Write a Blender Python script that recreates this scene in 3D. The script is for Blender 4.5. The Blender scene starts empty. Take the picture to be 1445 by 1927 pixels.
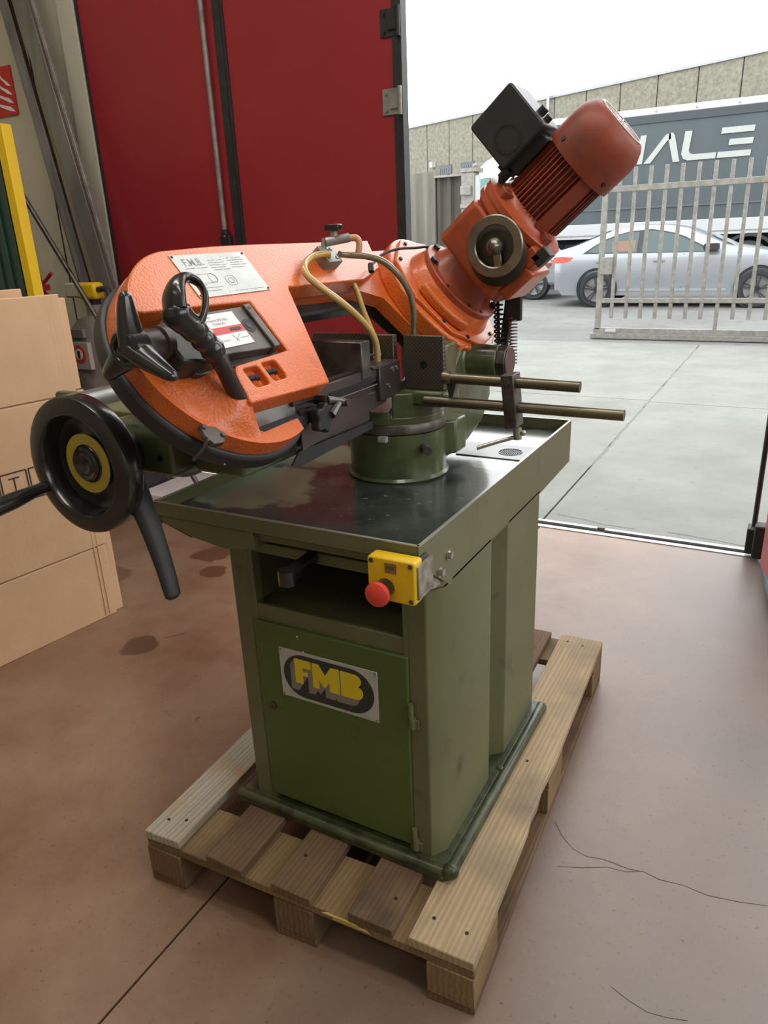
import bpy, bmesh, math, random
from mathutils import Vector, Matrix, Euler
random.seed(7)
PI = math.pi
sc = bpy.context.scene
COL = sc.collection

# ---------------------------------------------------------------- camera
R_ = Vector((0.87807629, 0.47687591, -0.03964074))
U_ = Vector((-0.13412315, 0.32478712, 0.93622877))
F_ = Vector((-0.45933975, 0.81676355, -0.34914797))
cam_d = bpy.data.cameras.new('camera'); cam = bpy.data.objects.new('camera', cam_d); COL.objects.link(cam)
cam_d.sensor_fit = 'VERTICAL'; cam_d.sensor_height = 36.0; cam_d.lens = 36 * 1370.934 / 1927
cam_d.clip_start = .05; cam_d.clip_end = 300
B_ = -F_
cam.matrix_world = Matrix(((R_.x, U_.x, B_.x, 1.15968), (R_.y, U_.y, B_.y, -.870384), (R_.z, U_.z, B_.z, 1.396775), (0, 0, 0, 1)))
sc.camera = cam

# ---------------------------------------------------------------- world
W = bpy.data.worlds.new('sky'); sc.world = W; W.use_nodes = True
nt = W.node_tree; nt.nodes.clear()
wo = nt.nodes.new('ShaderNodeOutputWorld'); bg = nt.nodes.new('ShaderNodeBackground')
tc = nt.nodes.new('ShaderNodeTexCoord'); nz = nt.nodes.new('ShaderNodeTexNoise'); rp = nt.nodes.new('ShaderNodeValToRGB')
nz.inputs['Scale'].default_value = 1.6; nz.inputs['Detail'].default_value = 3
rp.color_ramp.elements[0].position = .3; rp.color_ramp.elements[0].color = (.90, .97, 1.0, 1)
rp.color_ramp.elements[1].position = .65; rp.color_ramp.elements[1].color = (1, 1, .99, 1)
nt.links.new(tc.outputs['Generated'], nz.inputs['Vector']); nt.links.new(nz.outputs['Fac'], rp.inputs['Fac'])
nt.links.new(rp.outputs['Color'], bg.inputs['Color']); nt.links.new(bg.outputs['Background'], wo.inputs['Surface'])
bg.inputs['Strength'].default_value = 4.0

# ---------------------------------------------------------------- lamps of the hall
def area(name, loc, rot, sx, sy, power, col):
    l = bpy.data.lights.new(name, 'AREA'); l.shape = 'RECTANGLE'; l.size = sx; l.size_y = sy; l.energy = power; l.color = col
    o = bpy.data.objects.new(name, l); COL.objects.link(o); o.location = loc; o.rotation_euler = rot
    return o
area('ceiling_light', (-1.2, .2, 5.05), (0, 0, 0), 3.0, .4, 60, (1, .94, .84))
area('ceiling_light', (1.6, -.6, 5.05), (0, 0, 0), 3.0, .4, 60, (1, .94, .84))
area('ceiling_light', (-.4, -3.2, 5.05), (0, 0, 0), 3.0, .4, 25, (1, .94, .84))
area('side_fill_light', (4.55, .2, 2.8), (0, math.radians(90), 0), 2.0, 4.0, 95, (.97, .98, 1))   # added fill standing in for daylight from the right; that wall has no windows

sc.view_settings.view_transform = 'Standard'; sc.view_settings.look = 'None'
sc.view_settings.gamma = 1; sc.view_settings.exposure = 0.0; sc.view_settings.use_curve_mapping = False

# ---------------------------------------------------------------- materials
MATS = {}
def mat(name, c1, rough=.5, metal=0, c2=None, scale=20, lo=.35, hi=.65, bump=0, bscale=None, coat=0, r2=None, stretch=None, detail=5, emit=0, alpha=1, trans=0, spec=None, dirt=None):
    if name in MATS: return MATS[name]
    m = bpy.data.materials.new(name); m.use_nodes = True; n = m.node_tree.nodes; L = m.node_tree.links
    b = n['Principled BSDF']
    b.inputs['Base Color'].default_value = (*c1, 1); b.inputs['Roughness'].default_value = rough; b.inputs['Metallic'].default_value = metal
    if coat: b.inputs['Coat Weight'].default_value = coat; b.inputs['Coat Roughness'].default_value = .22 if name.startswith('orange') else .08
    if spec is not None: b.inputs['Specular IOR Level'].default_value = spec
    if trans: b.inputs['Transmission Weight'].default_value = trans
    if alpha < 1: b.inputs['Alpha'].default_value = alpha
    if c2 or bump or r2:
        tc = n.new('ShaderNodeTexCoord'); mp = n.new('ShaderNodeMapping'); L.new(tc.outputs['Object'], mp.inputs['Vector'])
        if stretch: mp.inputs['Scale'].default_value = stretch
        nz = n.new('ShaderNodeTexNoise'); nz.inputs['Scale'].default_value = scale; nz.inputs['Detail'].default_value = detail
        L.new(mp.outputs['Vector'], nz.inputs['Vector'])
        if c2:
            r = n.new('ShaderNodeValToRGB'); r.color_ramp.elements[0].position = lo; r.color_ramp.elements[1].position = hi
            r.color_ramp.elements[0].color = (*c1, 1); r.color_ramp.elements[1].color = (*c2, 1)
            L.new(nz.outputs['Fac'], r.inputs['Fac']); out = r.outputs['Color']
            if dirt:
                dc, dscale, dlo, dhi = dirt
                n3 = n.new('ShaderNodeTexNoise'); n3.inputs['Scale'].default_value = dscale; n3.inputs['Detail'].default_value = 6; L.new(mp.outputs['Vector'], n3.inputs['Vector'])
                mr = n.new('ShaderNodeMapRange'); mr.inputs[1].default_value = dlo; mr.inputs[2].default_value = dhi; L.new(n3.outputs['Fac'], mr.inputs[0])
                mx = n.new('ShaderNodeMix'); mx.data_type = 'RGBA'; mx.inputs[7].default_value = (*dc, 1)
                L.new(mr.outputs[0], mx.inputs[0]); L.new(out, mx.inputs[6]); out = mx.outputs[2]
            L.new(out, b.inputs['Base Color'])
        if r2 is not None:
            q = n.new('ShaderNodeMapRange'); q.inputs[1].default_value = .35; q.inputs[2].default_value = .65
            q.inputs[3].default_value = rough; q.inputs[4].default_value = r2
            L.new(nz.outputs['Fac'], q.inputs[0]); L.new(q.outputs[0], b.inputs['Roughness'])
        if bump:
            n2 = n.new('ShaderNodeTexNoise'); n2.inputs['Scale'].default_value = bscale or scale; n2.inputs['Detail'].default_value = 3
            L.new(mp.outputs['Vector'], n2.inputs['Vector'])
            bm_ = n.new('ShaderNodeBump'); bm_.inputs['Strength'].default_value = bump; bm_.inputs['Distance'].default_value = .002
            L.new(n2.outputs['Fac'], bm_.inputs['Height']); L.new(bm_.outputs['Normal'], b.inputs['Normal'])
    MATS[name] = m; return m
ORANGE = mat('orange_hammered', (.64, .125, .016), .36, c2=(.70, .15, .022), scale=6, bump=.9, bscale=230, coat=.5, dirt=((.25, .05, .02), 9, .62, .85))
ORANGE_S = mat('orange_smooth', (.42, .075, .02), .42, c2=(.36, .065, .022), scale=12, bump=.1, bscale=80, coat=.2, dirt=((.05, .03, .02), 7, .58, .85))
MOTOR = mat('motor_orange', (.30, .058, .028), .5, c2=(.26, .05, .028), scale=15, bump=.15, bscale=90, dirt=((.06, .03, .02), 10, .5, .8))  # orange darkened, the motor's backlit shade is put into the colour
GREEN = mat('green_enamel', (.122, .130, .060), .42, c2=(.14, .148, .07), scale=5, bump=.12, bscale=60, dirt=((.03, .035, .02), 14, .62, .9))
GREEN_D = mat('green_casting', (.075, .10, .04), .32, c2=(.095, .12, .05), scale=9, bump=.5, bscale=45, coat=.3, dirt=((.02, .02, .012), 12, .48, .75))
GREEN_F = mat('green_front', (.07, .11, .024), .42, c2=(.08, .12, .028), scale=4, bump=.08, bscale=60, dirt=((.015, .02, .01), 11, .64, .9))
BASEG = mat('green_oily_base', (.035, .045, .016), .42, c2=(.07, .085, .035), scale=18, bump=.5, bscale=60, coat=.15, dirt=((.01, .01, .008), 25, .45, .7))
TRAY = mat('oily_green_tray', (.045, .06, .05), .12, c2=(.20, .25, .17), scale=5, lo=.42, hi=.7, r2=.32, coat=.3, dirt=((.07, .05, .02), 8, .55, .75))
BLACK = mat('black_plastic', (.012, .012, .012), .25, coat=.4, c2=(.02, .02, .018), scale=10)
BLACKM = mat('black_matte', (.015, .015, .016), .55, c2=(.025, .025, .025), scale=30)
RUBBER = mat('rubber_black', (.018, .018, .02), .5, c2=(.03, .03, .032), scale=15)
STEEL = mat('dark_steel', (.10, .09, .085), .35, .8, c2=(.16, .145, .13), scale=14, r2=.5, dirt=((.04, .03, .02), 20, .5, .8))
STEELL = mat('bright_steel', (.55, .54, .52), .3, 1, c2=(.4, .39, .37), scale=25, r2=.45)
ALU = mat('brushed_aluminium', (.5, .5, .5), .4, .9, c2=(.4, .4, .39), scale=60, stretch=(1, .1, 1))
GALV = mat('galvanised_steel', (.36, .36, .34), .45, .5, c2=(.25, .25, .235), scale=18, r2=.6)
GALVR = mat('grey_steel_profile', (.30, .29, .27), .45, .55, c2=(.17, .16, .15), scale=9, stretch=(1, 1, .15), r2=.55)
BRASS = mat('brassy_steel', (.22, .195, .135), .3, .9, c2=(.09, .083, .068), scale=16, stretch=(.15, 1, 1), r2=.42)
YEL = mat('yellow_plastic', (.80, .52, .01), .4, c2=(.74, .47, .01), scale=6)
REDP = mat('red_plastic', (.72, .06, .04), .35)
WHITE = mat('white_paint', (.75, .76, .76), .4)
PLATE = mat('etched_plate', (.56, .585, .56), .42, .3, c2=(.46, .49, .46), scale=20)
INK = mat('ink', (.03, .03, .03), .5)
GREYINK = mat('grey_ink', (.25, .27, .27), .5)
YINK = mat('yellow_ink', (.70, .55, .02), .4)
REDINK = mat('red_ink', (.60, .06, .05), .45)
HOSEY = mat('yellowed_hose', (.55, .36, .10), .22, c2=(.60, .42, .16), scale=15, coat=.5)
HOSED = mat('smoky_hose', (.16, .13, .07), .15, c2=(.28, .24, .16), scale=25, coat=.6)
CARD = mat('cardboard', (.64, .42, .25), .85, c2=(.68, .45, .275), scale=8, bump=.25, bscale=70)
CARDE = mat('cardboard_edge', (.40, .25, .14), .9)
REDDOOR = mat('red_door_paint', (.33, .018, .026), .45, c2=(.30, .016, .024), scale=2, coat=.1)
WALLM = mat('cream_wall', (.56, .52, .40), .85, c2=(.50, .46, .35), scale=3, bump=.2, bscale=25, dirt=((.28, .25, .18), 2.5, .55, .85))
CEILM = mat('ceiling_concrete', (.5, .49, .46), .9, c2=(.45, .44, .41), scale=3)
GALVD = mat('threshold_aluminium', (.5, .51, .51), .35, .6)
DARK = mat('dark_groove', (.012, .012, .012), .8)

TRAYF = None
def wood(name, c1, c2, c3):
    if name in MATS: return MATS[name]
    m = bpy.data.materials.new(name); m.use_nodes = True; n = m.node_tree.nodes; L = m.node_tree.links; b = n['Principled BSDF']
    tc = n.new('ShaderNodeTexCoord'); mp = n.new('ShaderNodeMapping'); mp.inputs['Scale'].default_value = (1, .04, 1)
    oi = n.new('ShaderNodeObjectInfo'); ad = n.new('ShaderNodeVectorMath'); ad.operation = 'ADD'
    L.new(tc.outputs['Object'], ad.inputs[0]); L.new(oi.outputs['Random'], ad.inputs[1]); L.new(ad.outputs[0], mp.inputs['Vector'])
    wv = n.new('ShaderNodeTexWave'); wv.inputs['Scale'].default_value = 26; wv.inputs['Distortion'].default_value = 5; wv.inputs['Detail'].default_value = 3; wv.inputs['Detail Scale'].default_value = 1.5
    L.new(mp.outputs['Vector'], wv.inputs['Vector'])
    nz = n.new('ShaderNodeTexNoise'); nz.inputs['Scale'].default_value = 60; nz.inputs['Detail'].default_value = 6; L.new(mp.outputs['Vector'], nz.inputs['Vector'])
    n2 = n.new('ShaderNodeTexNoise'); n2.inputs['Scale'].default_value = 6; n2.inputs['Detail'].default_value = 4; L.new(ad.outputs[0], n2.inputs['Vector'])
    r = n.new('ShaderNodeValToRGB'); r.color_ramp.elements[0].color = (*c1, 1); r.color_ramp.elements[1].color = (*c2, 1)
    mx = n.new('ShaderNodeMath'); mx.operation = 'MULTIPLY_ADD'; mx.inputs[1].default_value = .45; L.new(wv.outputs['Fac'], mx.inputs[0])
    ml = n.new('ShaderNodeMath'); ml.operation = 'MULTIPLY'; ml.inputs[1].default_value = .6; L.new(nz.outputs['Fac'], ml.inputs[0]); L.new(ml.outputs[0], mx.inputs[2])
    L.new(mx.outputs[0], r.inputs['Fac'])
    m2 = n.new('ShaderNodeMix'); m2.data_type = 'RGBA'; m2.inputs[7].default_value = (*c3, 1)
    mr = n.new('ShaderNodeMapRange'); mr.inputs[1].default_value = .5; mr.inputs[2].default_value = .75; L.new(n2.outputs['Fac'], mr.inputs[0])
    L.new(mr.outputs[0], m2.inputs[0]); L.new(r.outputs['Color'], m2.inputs[6]); L.new(m2.outputs[2], b.inputs['Base Color'])
    b.inputs['Roughness'].default_value = .8
    bp = n.new('ShaderNodeBump'); bp.inputs['Strength'].default_value = .5; bp.inputs['Distance'].default_value = .002; L.new(mx.outputs[0], bp.inputs['Height']); L.new(bp.outputs['Normal'], b.inputs['Normal'])
    MATS[name] = m; return m
WOODP = wood('pale_wood', (.30, .20, .11), (.48, .37, .23), (.24, .19, .13))
WOODG = wood('grey_wood', (.25, .21, .16), (.46, .42, .34), (.40, .26, .12))
WOODD = wood('dark_wood', (.115, .062, .03), (.19, .115, .062), (.06, .04, .026))
WOODO = wood('ochre_wood', (.17, .105, .045), (.27, .175, .085), (.10, .065, .032))

def ground_mat(name, base, base2, scale, stains=(), speck=None, rough=.55, bump=.2, coat=0, grad=None, zs=0):
    m = bpy.data.materials.new(name); m.use_nodes = True; n = m.node_tree.nodes; L = m.node_tree.links; b = n['Principled BSDF']
    geo = n.new('ShaderNodeNewGeometry')
    nz = n.new('ShaderNodeTexNoise'); nz.inputs['Scale'].default_value = scale; nz.inputs['Detail'].default_value = 9; nz.inputs['Roughness'].default_value = .65
    L.new(geo.outputs['Position'], nz.inputs['Vector'])
    r = n.new('ShaderNodeValToRGB'); r.color_ramp.elements[0].position = .35; r.color_ramp.elements[1].position = .65
    r.color_ramp.elements[0].color = (*base, 1); r.color_ramp.elements[1].color = (*base2, 1); L.new(nz.outputs['Fac'], r.inputs['Fac'])
    out = r.outputs['Color']
    if grad:   # the slab is greyer towards one side
        gcol, x0, x1 = grad
        sx = n.new('ShaderNodeSeparateXYZ'); L.new(geo.outputs['Position'], sx.inputs[0])
        n5 = n.new('ShaderNodeTexNoise'); n5.inputs['Scale'].default_value = 1.5; n5.inputs['Detail'].default_value = 5; L.new(geo.outputs['Position'], n5.inputs['Vector'])
        ma = n.new('ShaderNodeMath'); ma.operation = 'MULTIPLY_ADD'; ma.inputs[1].default_value = 1.2; L.new(n5.outputs['Fac'], ma.inputs[0]); L.new(sx.outputs['X'], ma.inputs[2])
        mr = n.new('ShaderNodeMapRange'); mr.inputs[1].default_value = x0; mr.inputs[2].default_value = x1; L.new(ma.outputs[0], mr.inputs[0])
        mx = n.new('ShaderNodeMix'); mx.data_type = 'RGBA'; mx.inputs[7].default_value = (*gcol, 1); L.new(mr.outputs[0], mx.inputs[0]); L.new(out, mx.inputs[6]); out = mx.outputs[2]
    for (px, py, rad, c, st) in stains:
        vd = n.new('ShaderNodeVectorMath'); vd.operation = 'DISTANCE'; vd.inputs[1].default_value = (px, py, zs)
        n4 = n.new('ShaderNodeTexNoise'); n4.inputs['Scale'].default_value = 9; n4.inputs['Detail'].default_value = 5; L.new(geo.outputs['Position'], n4.inputs['Vector'])
        L.new(geo.outputs['Position'], vd.inputs[0])
        ma = n.new('ShaderNodeMath'); ma.operation = 'MULTIPLY_ADD'; ma.inputs[1].default_value = rad * 1.6; L.new(n4.outputs['Fac'], ma.inputs[0]); L.new(vd.outputs['Value'], ma.inputs[2])
        mr = n.new('ShaderNodeMapRange'); mr.inputs[1].default_value = rad * 1.7; mr.inputs[2].default_value = rad * 1.55; mr.inputs[4].default_value = st; L.new(ma.outputs[0], mr.inputs[0])
        mx = n.new('ShaderNodeMix'); mx.data_type = 'RGBA'; mx.inputs[7].default_value = (*c, 1); L.new(mr.outputs[0], mx.inputs[0]); L.new(out, mx.inputs[6]); out = mx.outputs[2]
    if speck:
        sc_, c, lo, hi = speck
        n3 = n.new('ShaderNodeTexNoise'); n3.inputs['Scale'].default_value = sc_; n3.inputs['Detail'].default_value = 2; L.new(geo.outputs['Position'], n3.inputs['Vector'])
        mr = n.new('ShaderNodeMapRange'); mr.inputs[1].default_value = lo; mr.inputs[2].default_value = hi; L.new(n3.outputs['Fac'], mr.inputs[0])
        mx = n.new('ShaderNodeMix'); mx.data_type = 'RGBA'; mx.inputs[7].default_value = (*c, 1); L.new(mr.outputs[0], mx.inputs[0]); L.new(out, mx.inputs[6]); out = mx.outputs[2]
    L.new(out, b.inputs['Base Color']); b.inputs['Roughness'].default_value = rough
    if coat: b.inputs['Coat Weight'].default_value = coat; b.inputs['Coat Roughness'].default_value = .3
    bp = n.new('ShaderNodeBump'); bp.inputs['Strength'].default_value = bump; bp.inputs['Distance'].default_value = .003
    n6 = n.new('ShaderNodeTexNoise'); n6.inputs['Scale'].default_value = scale * 12; n6.inputs['Detail'].default_value = 4; L.new(geo.outputs['Position'], n6.inputs['Vector'])
    L.new(n6.outputs['Fac'], bp.inputs['Height']); L.new(bp.outputs['Normal'], b.inputs['Normal'])
    return m
FLOORM = ground_mat('worn_red_concrete', (.150, .074, .040), (.27, .175, .118), 1.7,
    stains=[(-.845, .775, .085, (.075, .036, .018), .85), (-1.17, 1.56, .11, (.085, .036, .018), .85), (-1.04, 1.41, .075, (.085, .036, .018), .85), (-1.45, 1.2, .10, (.09, .045, .025), .5)],
    speck=(90, (.08, .05, .04), .64, .8), rough=.42, bump=.25, coat=.15, grad=((.16, .132, .118), .9, 2.0))
YARDM = ground_mat('pale_concrete', (.16, .165, .146), (.215, .22, .196), 1.6, speck=(14, (.14, .14, .125), .62, .85), rough=.75)
ASPH = ground_mat('worn_asphalt', (.115, .115, .108), (.16, .16, .148), .7, speck=(6, (.09, .09, .085), .55, .8), rough=.8)
BLDG = ground_mat('exposed_aggregate', (.14, .13, .10), (.235, .225, .175), 9, rough=.9, bump=.4)
FENCEM = mat('weathered_fence_concrete', (.19, .185, .155), .85, c2=(.12, .115, .095), scale=4, stretch=(1, 1, .12), dirt=((.12, .11, .08), 5, .5, .8))
FENCED = mat('dark_fence_concrete', (.10, .09, .072), .85, c2=(.055, .05, .04), scale=4, stretch=(1, 1, .12))
TARP = mat('slate_tarpaulin', (.045, .06, .066), .5, c2=(.053, .07, .076), scale=2, stretch=(1, 1, .3))
LETTER = mat('pale_lettering', (.34, .36, .34), .5)
WHITEX = mat('outdoor_white_paint', (.42, .43, .44), .4)  # white toned down to offset the strong sky outdoors
GATEM = mat('gate_galvanised', (.27, .26, .235), .5, .3, c2=(.19, .185, .165), scale=18)
CARP = mat('silver_car_paint', (.28, .30, .325), .28, .3, coat=.6)
CARG = mat('car_glass', (.03, .055, .055), .05, coat=.3)
TEAL = mat('teal_glass', (.06, .16, .145), .08, coat=.5)
TYRE = mat('tyre', (.02, .02, .022), .7)
RIM = mat('dark_rim', (.05, .05, .055), .3, .6)
DISH = mat('rim_dish', (.22, .22, .225), .4, .3)

# ---------------------------------------------------------------- mesh builder
def frame(o, x, y, z):
    x, y, z = Vector(x), Vector(y), Vector(z)
    return Matrix(((x.x, y.x, z.x, o[0]), (x.y, y.y, z.y, o[1]), (x.z, y.z, z.z, o[2]), (0, 0, 0, 1)))
def axis_frame(p0, p1):
    z = (Vector(p1) - Vector(p0)); L = z.length; z.normalize()
    a = Vector((0, 0, 1)) if abs(z.z) < .9 else Vector((1, 0, 0))
    x = a.cross(z).normalized(); y = z.cross(x)
    return frame(p0, x, y, z), L
class MB:
    def __init__(s, M=None): s.v = []; s.f = []; s.mi = []; s.m = 0; s.M = M or Matrix.Identity(4)
    def mat(s, i): s.m = i; return s
    def add(s, vs, fs, M=None):
        T = s.M @ M if M is not None else s.M
        n = len(s.v); s.v += [T @ Vector(v) for v in vs]; s.f += [tuple(i + n for i in f) for f in fs]; s.mi += [s.m] * len(fs); return s
    def box(s, a, b, M=None):
        x0, x1 = sorted((a[0], b[0])); y0, y1 = sorted((a[1], b[1])); z0, z1 = sorted((a[2], b[2]))
        vs = [(x0, y0, z0), (x1, y0, z0), (x1, y1, z0), (x0, y1, z0), (x0, y0, z1), (x1, y0, z1), (x1, y1, z1), (x0, y1, z1)]
        return s.add(vs, [(3, 2, 1, 0), (4, 5, 6, 7), (0, 1, 5, 4), (1, 2, 6, 5), (2, 3, 7, 6), (3, 0, 4, 7)], M)
    def prism(s, poly, z0, z1, M=None, plane='xy'):
        A = sum(poly[i][0] * poly[(i + 1) % len(poly)][1] - poly[(i + 1) % len(poly)][0] * poly[i][1] for i in range(len(poly)))
        P = list(poly) if A > 0 else list(poly)[::-1]; n = len(P)
        def e(p, z):
            if plane == 'xy': return (p[0], p[1], z)
            if plane == 'yz': return (z, p[0], p[1])
            return (p[0], z, p[1])
        vs = [e(p, z0) for p in P] + [e(p, z1) for p in P]
        fs = [tuple(range(n - 1, -1, -1)), tuple(range(n, 2 * n))] + [(i, (i + 1) % n, n + (i + 1) % n, n + i) for i in range(n)]
        if (z1 < z0) != (plane == 'xz'): fs = [f[::-1] for f in fs]
        return s.add(vs, fs, M)
    def lathe(s, prof, p0, p1, seg=32, M=None, cap=True):   # prof: (r, t) with t metres along the axis
        A, L = axis_frame(p0, p1); vs = []; fs = []; n = len(prof)
        for r, t in prof:
            for k in range(seg): a = 2 * PI * k / seg; vs.append(A @ Vector((r * math.cos(a), r * math.sin(a), t)))
        for i in range(n - 1):
            for k in range(seg): k2 = (k + 1) % seg; fs.append((i * seg + k, i * seg + k2, (i + 1) * seg + k2, (i + 1) * seg + k))
        if cap: fs.append(tuple(range(seg - 1, -1, -1))); fs.append(tuple((n - 1) * seg + k for k in range(seg)))
        return s.add(vs, fs, M)
    def cyl(s, p0, p1, r, seg=24, r2=None, M=None):
        L = (Vector(p1) - Vector(p0)).length
        return s.lathe([(r, 0), (r if r2 is None else r2, L)], p0, p1, seg, M)
    def tube(s, pts, r, seg=10, M=None, sub=4, flat=None):
        P = [Vector(p) for p in pts]
        if sub > 1 and len(P) > 2:
            Q = []
            for i in range(len(P) - 1):
                p0 = P[max(i - 1, 0)]; p1 = P[i]; p2 = P[i + 1]; p3 = P[min(i + 2, len(P) - 1)]
                for k in range(sub):
                    t = k / sub
                    Q.append(.5 * ((2 * p1) + (p2 - p0) * t + (2 * p0 - 5 * p1 + 4 * p2 - p3) * t * t + (3 * p1 - p0 - 3 * p2 + p3) * t ** 3))
            Q.append(P[-1]); P = Q
        n = len(P); vs = []; fs = []; up = None
        rr = r if isinstance(r, (list, tuple)) else None
        for i, p in enumerate(P):
            d = (P[min(i + 1, n - 1)] - P[max(i - 1, 0)]).normalized()
            if up is None:
                a = Vector((0, 0, 1)) if abs(d.z) < .9 else Vector((1, 0, 0)); up = a.cross(d).normalized()
            up = (up - d * up.dot(d)).normalized(); sd = d.cross(up)
            if rr: f = i / (n - 1) * (len(rr) - 1); j = min(int(f), len(rr) - 2); q = rr[j] + (rr[j + 1] - rr[j]) * (f - j)
            else: q = r
            for k in range(seg): a = 2 * PI * k / seg; vs.append(p + up * (q * math.cos(a)) + sd * (q * math.sin(a) * (flat or 1)))
        for i in range(n - 1):
            for k in range(seg): k2 = (k + 1) % seg; fs.append((i * seg + k, i * seg + k2, (i + 1) * seg + k2, (i + 1) * seg + k))
        fs.append(tuple(range(seg - 1, -1, -1))); fs.append(tuple((n - 1) * seg + k for k in range(seg)))
        return s.add(vs, fs, M)
    def ball(s, c, r, seg=16, M=None, sz=1):
        n = seg // 2; vs = []; fs = []
        for i in range(1, n):
            th = PI * i / n
            for k in range(seg): a = 2 * PI * k / seg; vs.append((c[0] + r * math.sin(th) * math.cos(a), c[1] + r * math.sin(th) * math.sin(a), c[2] + r * sz * math.cos(th)))
        t = len(vs); vs += [(c[0], c[1], c[2] + r * sz), (c[0], c[1], c[2] - r * sz)]
        for i in range(n - 2):
            for k in range(seg): k2 = (k + 1) % seg; fs.append((i * seg + k, (i + 1) * seg + k, (i + 1) * seg + k2, i * seg + k2))
        for k in range(seg): k2 = (k + 1) % seg; fs.append((t, k, k2)); fs.append((t + 1, (n - 2) * seg + k2, (n - 2) * seg + k))
        return s.add(vs, fs, M)
    def text(s, body, M, size=.1, h=.0004, sx=1, shear=0, bold=0, align='LEFT'):
        c = bpy.data.curves.new('t', 'FONT'); c.body = body; c.size = size; c.extrude = h; c.shear = shear; c.offset = bold; c.align_x = align; c.resolution_u = 3
        o = bpy.data.objects.new('t', c); COL.objects.link(o)
        me = o.to_mesh(); vs = [(v.co.x * sx, v.co.y, v.co.z) for v in me.vertices]; fs = [tuple(p.vertices) for p in me.polygons]
        o.to_mesh_clear(); bpy.data.objects.remove(o); bpy.data.curves.remove(c)
        return s.add(vs, fs, M)
    def build(s, name, mats, parent=None, bevel=0, seg=2, angle=40, smooth=True, origin=None, fix=False):
        if not isinstance(mats, (list, tuple)): mats = [mats]
        PM = world_of(parent)
        T = PM.copy()
        if parent is None or origin is not None:
            if origin is None:
                lo = [min(v[i] for v in s.v) for i in range(3)]; hi = [max(v[i] for v in s.v) for i in range(3)]
                origin = ((lo[0] + hi[0]) / 2, (lo[1] + hi[1]) / 2, lo[2])
            L = PM.inverted() @ Matrix.Translation(origin)
        else: L = Matrix.Identity(4)
        Wm = PM @ L; inv = Wm.inverted()
        me = bpy.data.meshes.new(name); me.from_pydata([inv @ v for v in s.v], [], s.f)
        for m in mats: me.materials.append(m)
        me.polygons.foreach_set('material_index', s.mi)
        if fix:
            b = bmesh.new(); b.from_mesh(me); bmesh.ops.recalc_face_normals(b, faces=b.faces); b.to_mesh(me); b.free()
        if smooth:
            me.polygons.foreach_set('use_smooth', [True] * len(me.polygons)); me.set_sharp_from_angle(angle=math.radians(angle))
        me.update()
        o = bpy.data.objects.new(name, me); COL.objects.link(o)
        if parent is not None: o.parent = parent
        o.matrix_local = L; WM[o.name] = Wm
        if bevel:
            md = o.modifiers.new('bevel', 'BEVEL'); md.width = bevel; md.segments = seg; md.limit_method = 'ANGLE'; md.angle_limit = math.radians(35)
            md.harden_normals = False
        return o
WM = {}
def world_of(o): return WM[o.name].copy() if o is not None else Matrix.Identity(4)
def thing(name, loc, label, cat, rz=0, group=None):
    o = bpy.data.objects.new(name, None); COL.objects.link(o); o.empty_display_size = .1
    o.location = loc; o.rotation_euler = (0, 0, rz); WM[o.name] = Matrix.Translation(loc) @ Matrix.Rotation(rz, 4, 'Z')
    o['label'] = label; o['category'] = cat
    if group: o['group'] = group
    return o
def tag(o, label=None, cat=None, group=None, kind=None):
    if label: o['label'] = label
    if cat: o['category'] = cat
    if group: o['group'] = group
    if kind: o['kind'] = kind
    return o
def arc(cx, cy, r, a0, a1, n): return [(cx + r * math.cos(math.radians(a0 + (a1 - a0) * i / n)), cy + r * math.sin(math.radians(a0 + (a1 - a0) * i / n))) for i in range(n + 1)]
def cut(o, cutter):
    c = cutter.build('cutter', [], None, smooth=False, fix=True)
    md = o.modifiers.new('cut', 'BOOLEAN'); md.object = c; md.operation = 'DIFFERENCE'; md.solver = 'EXACT'
    o.modifiers.move(len(o.modifiers) - 1, 0)
    bv = [m for m in o.modifiers if m.type == 'BEVEL']
    for m in bv: m.show_viewport = False
    bpy.context.view_layer.update()
    me = bpy.data.meshes.new_from_object(o.evaluated_get(bpy.context.evaluated_depsgraph_get()))
    for m in bv: m.show_viewport = True
    o.modifiers.remove(md); o.data = me; bpy.data.objects.remove(c)
    me.polygons.foreach_set('use_smooth', [True] * len(me.polygons)); me.set_sharp_from_angle(angle=math.radians(40))
def rrect(x0, y0, x1, y1, r, n=4): return arc(x1 - r, y0 + r, r, -90, 0, n) + arc(x1 - r, y1 - r, r, 0, 90, n) + arc(x0 + r, y1 - r, r, 90, 180, n) + arc(x0 + r, y0 + r, r, 180, 270, n)

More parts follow.
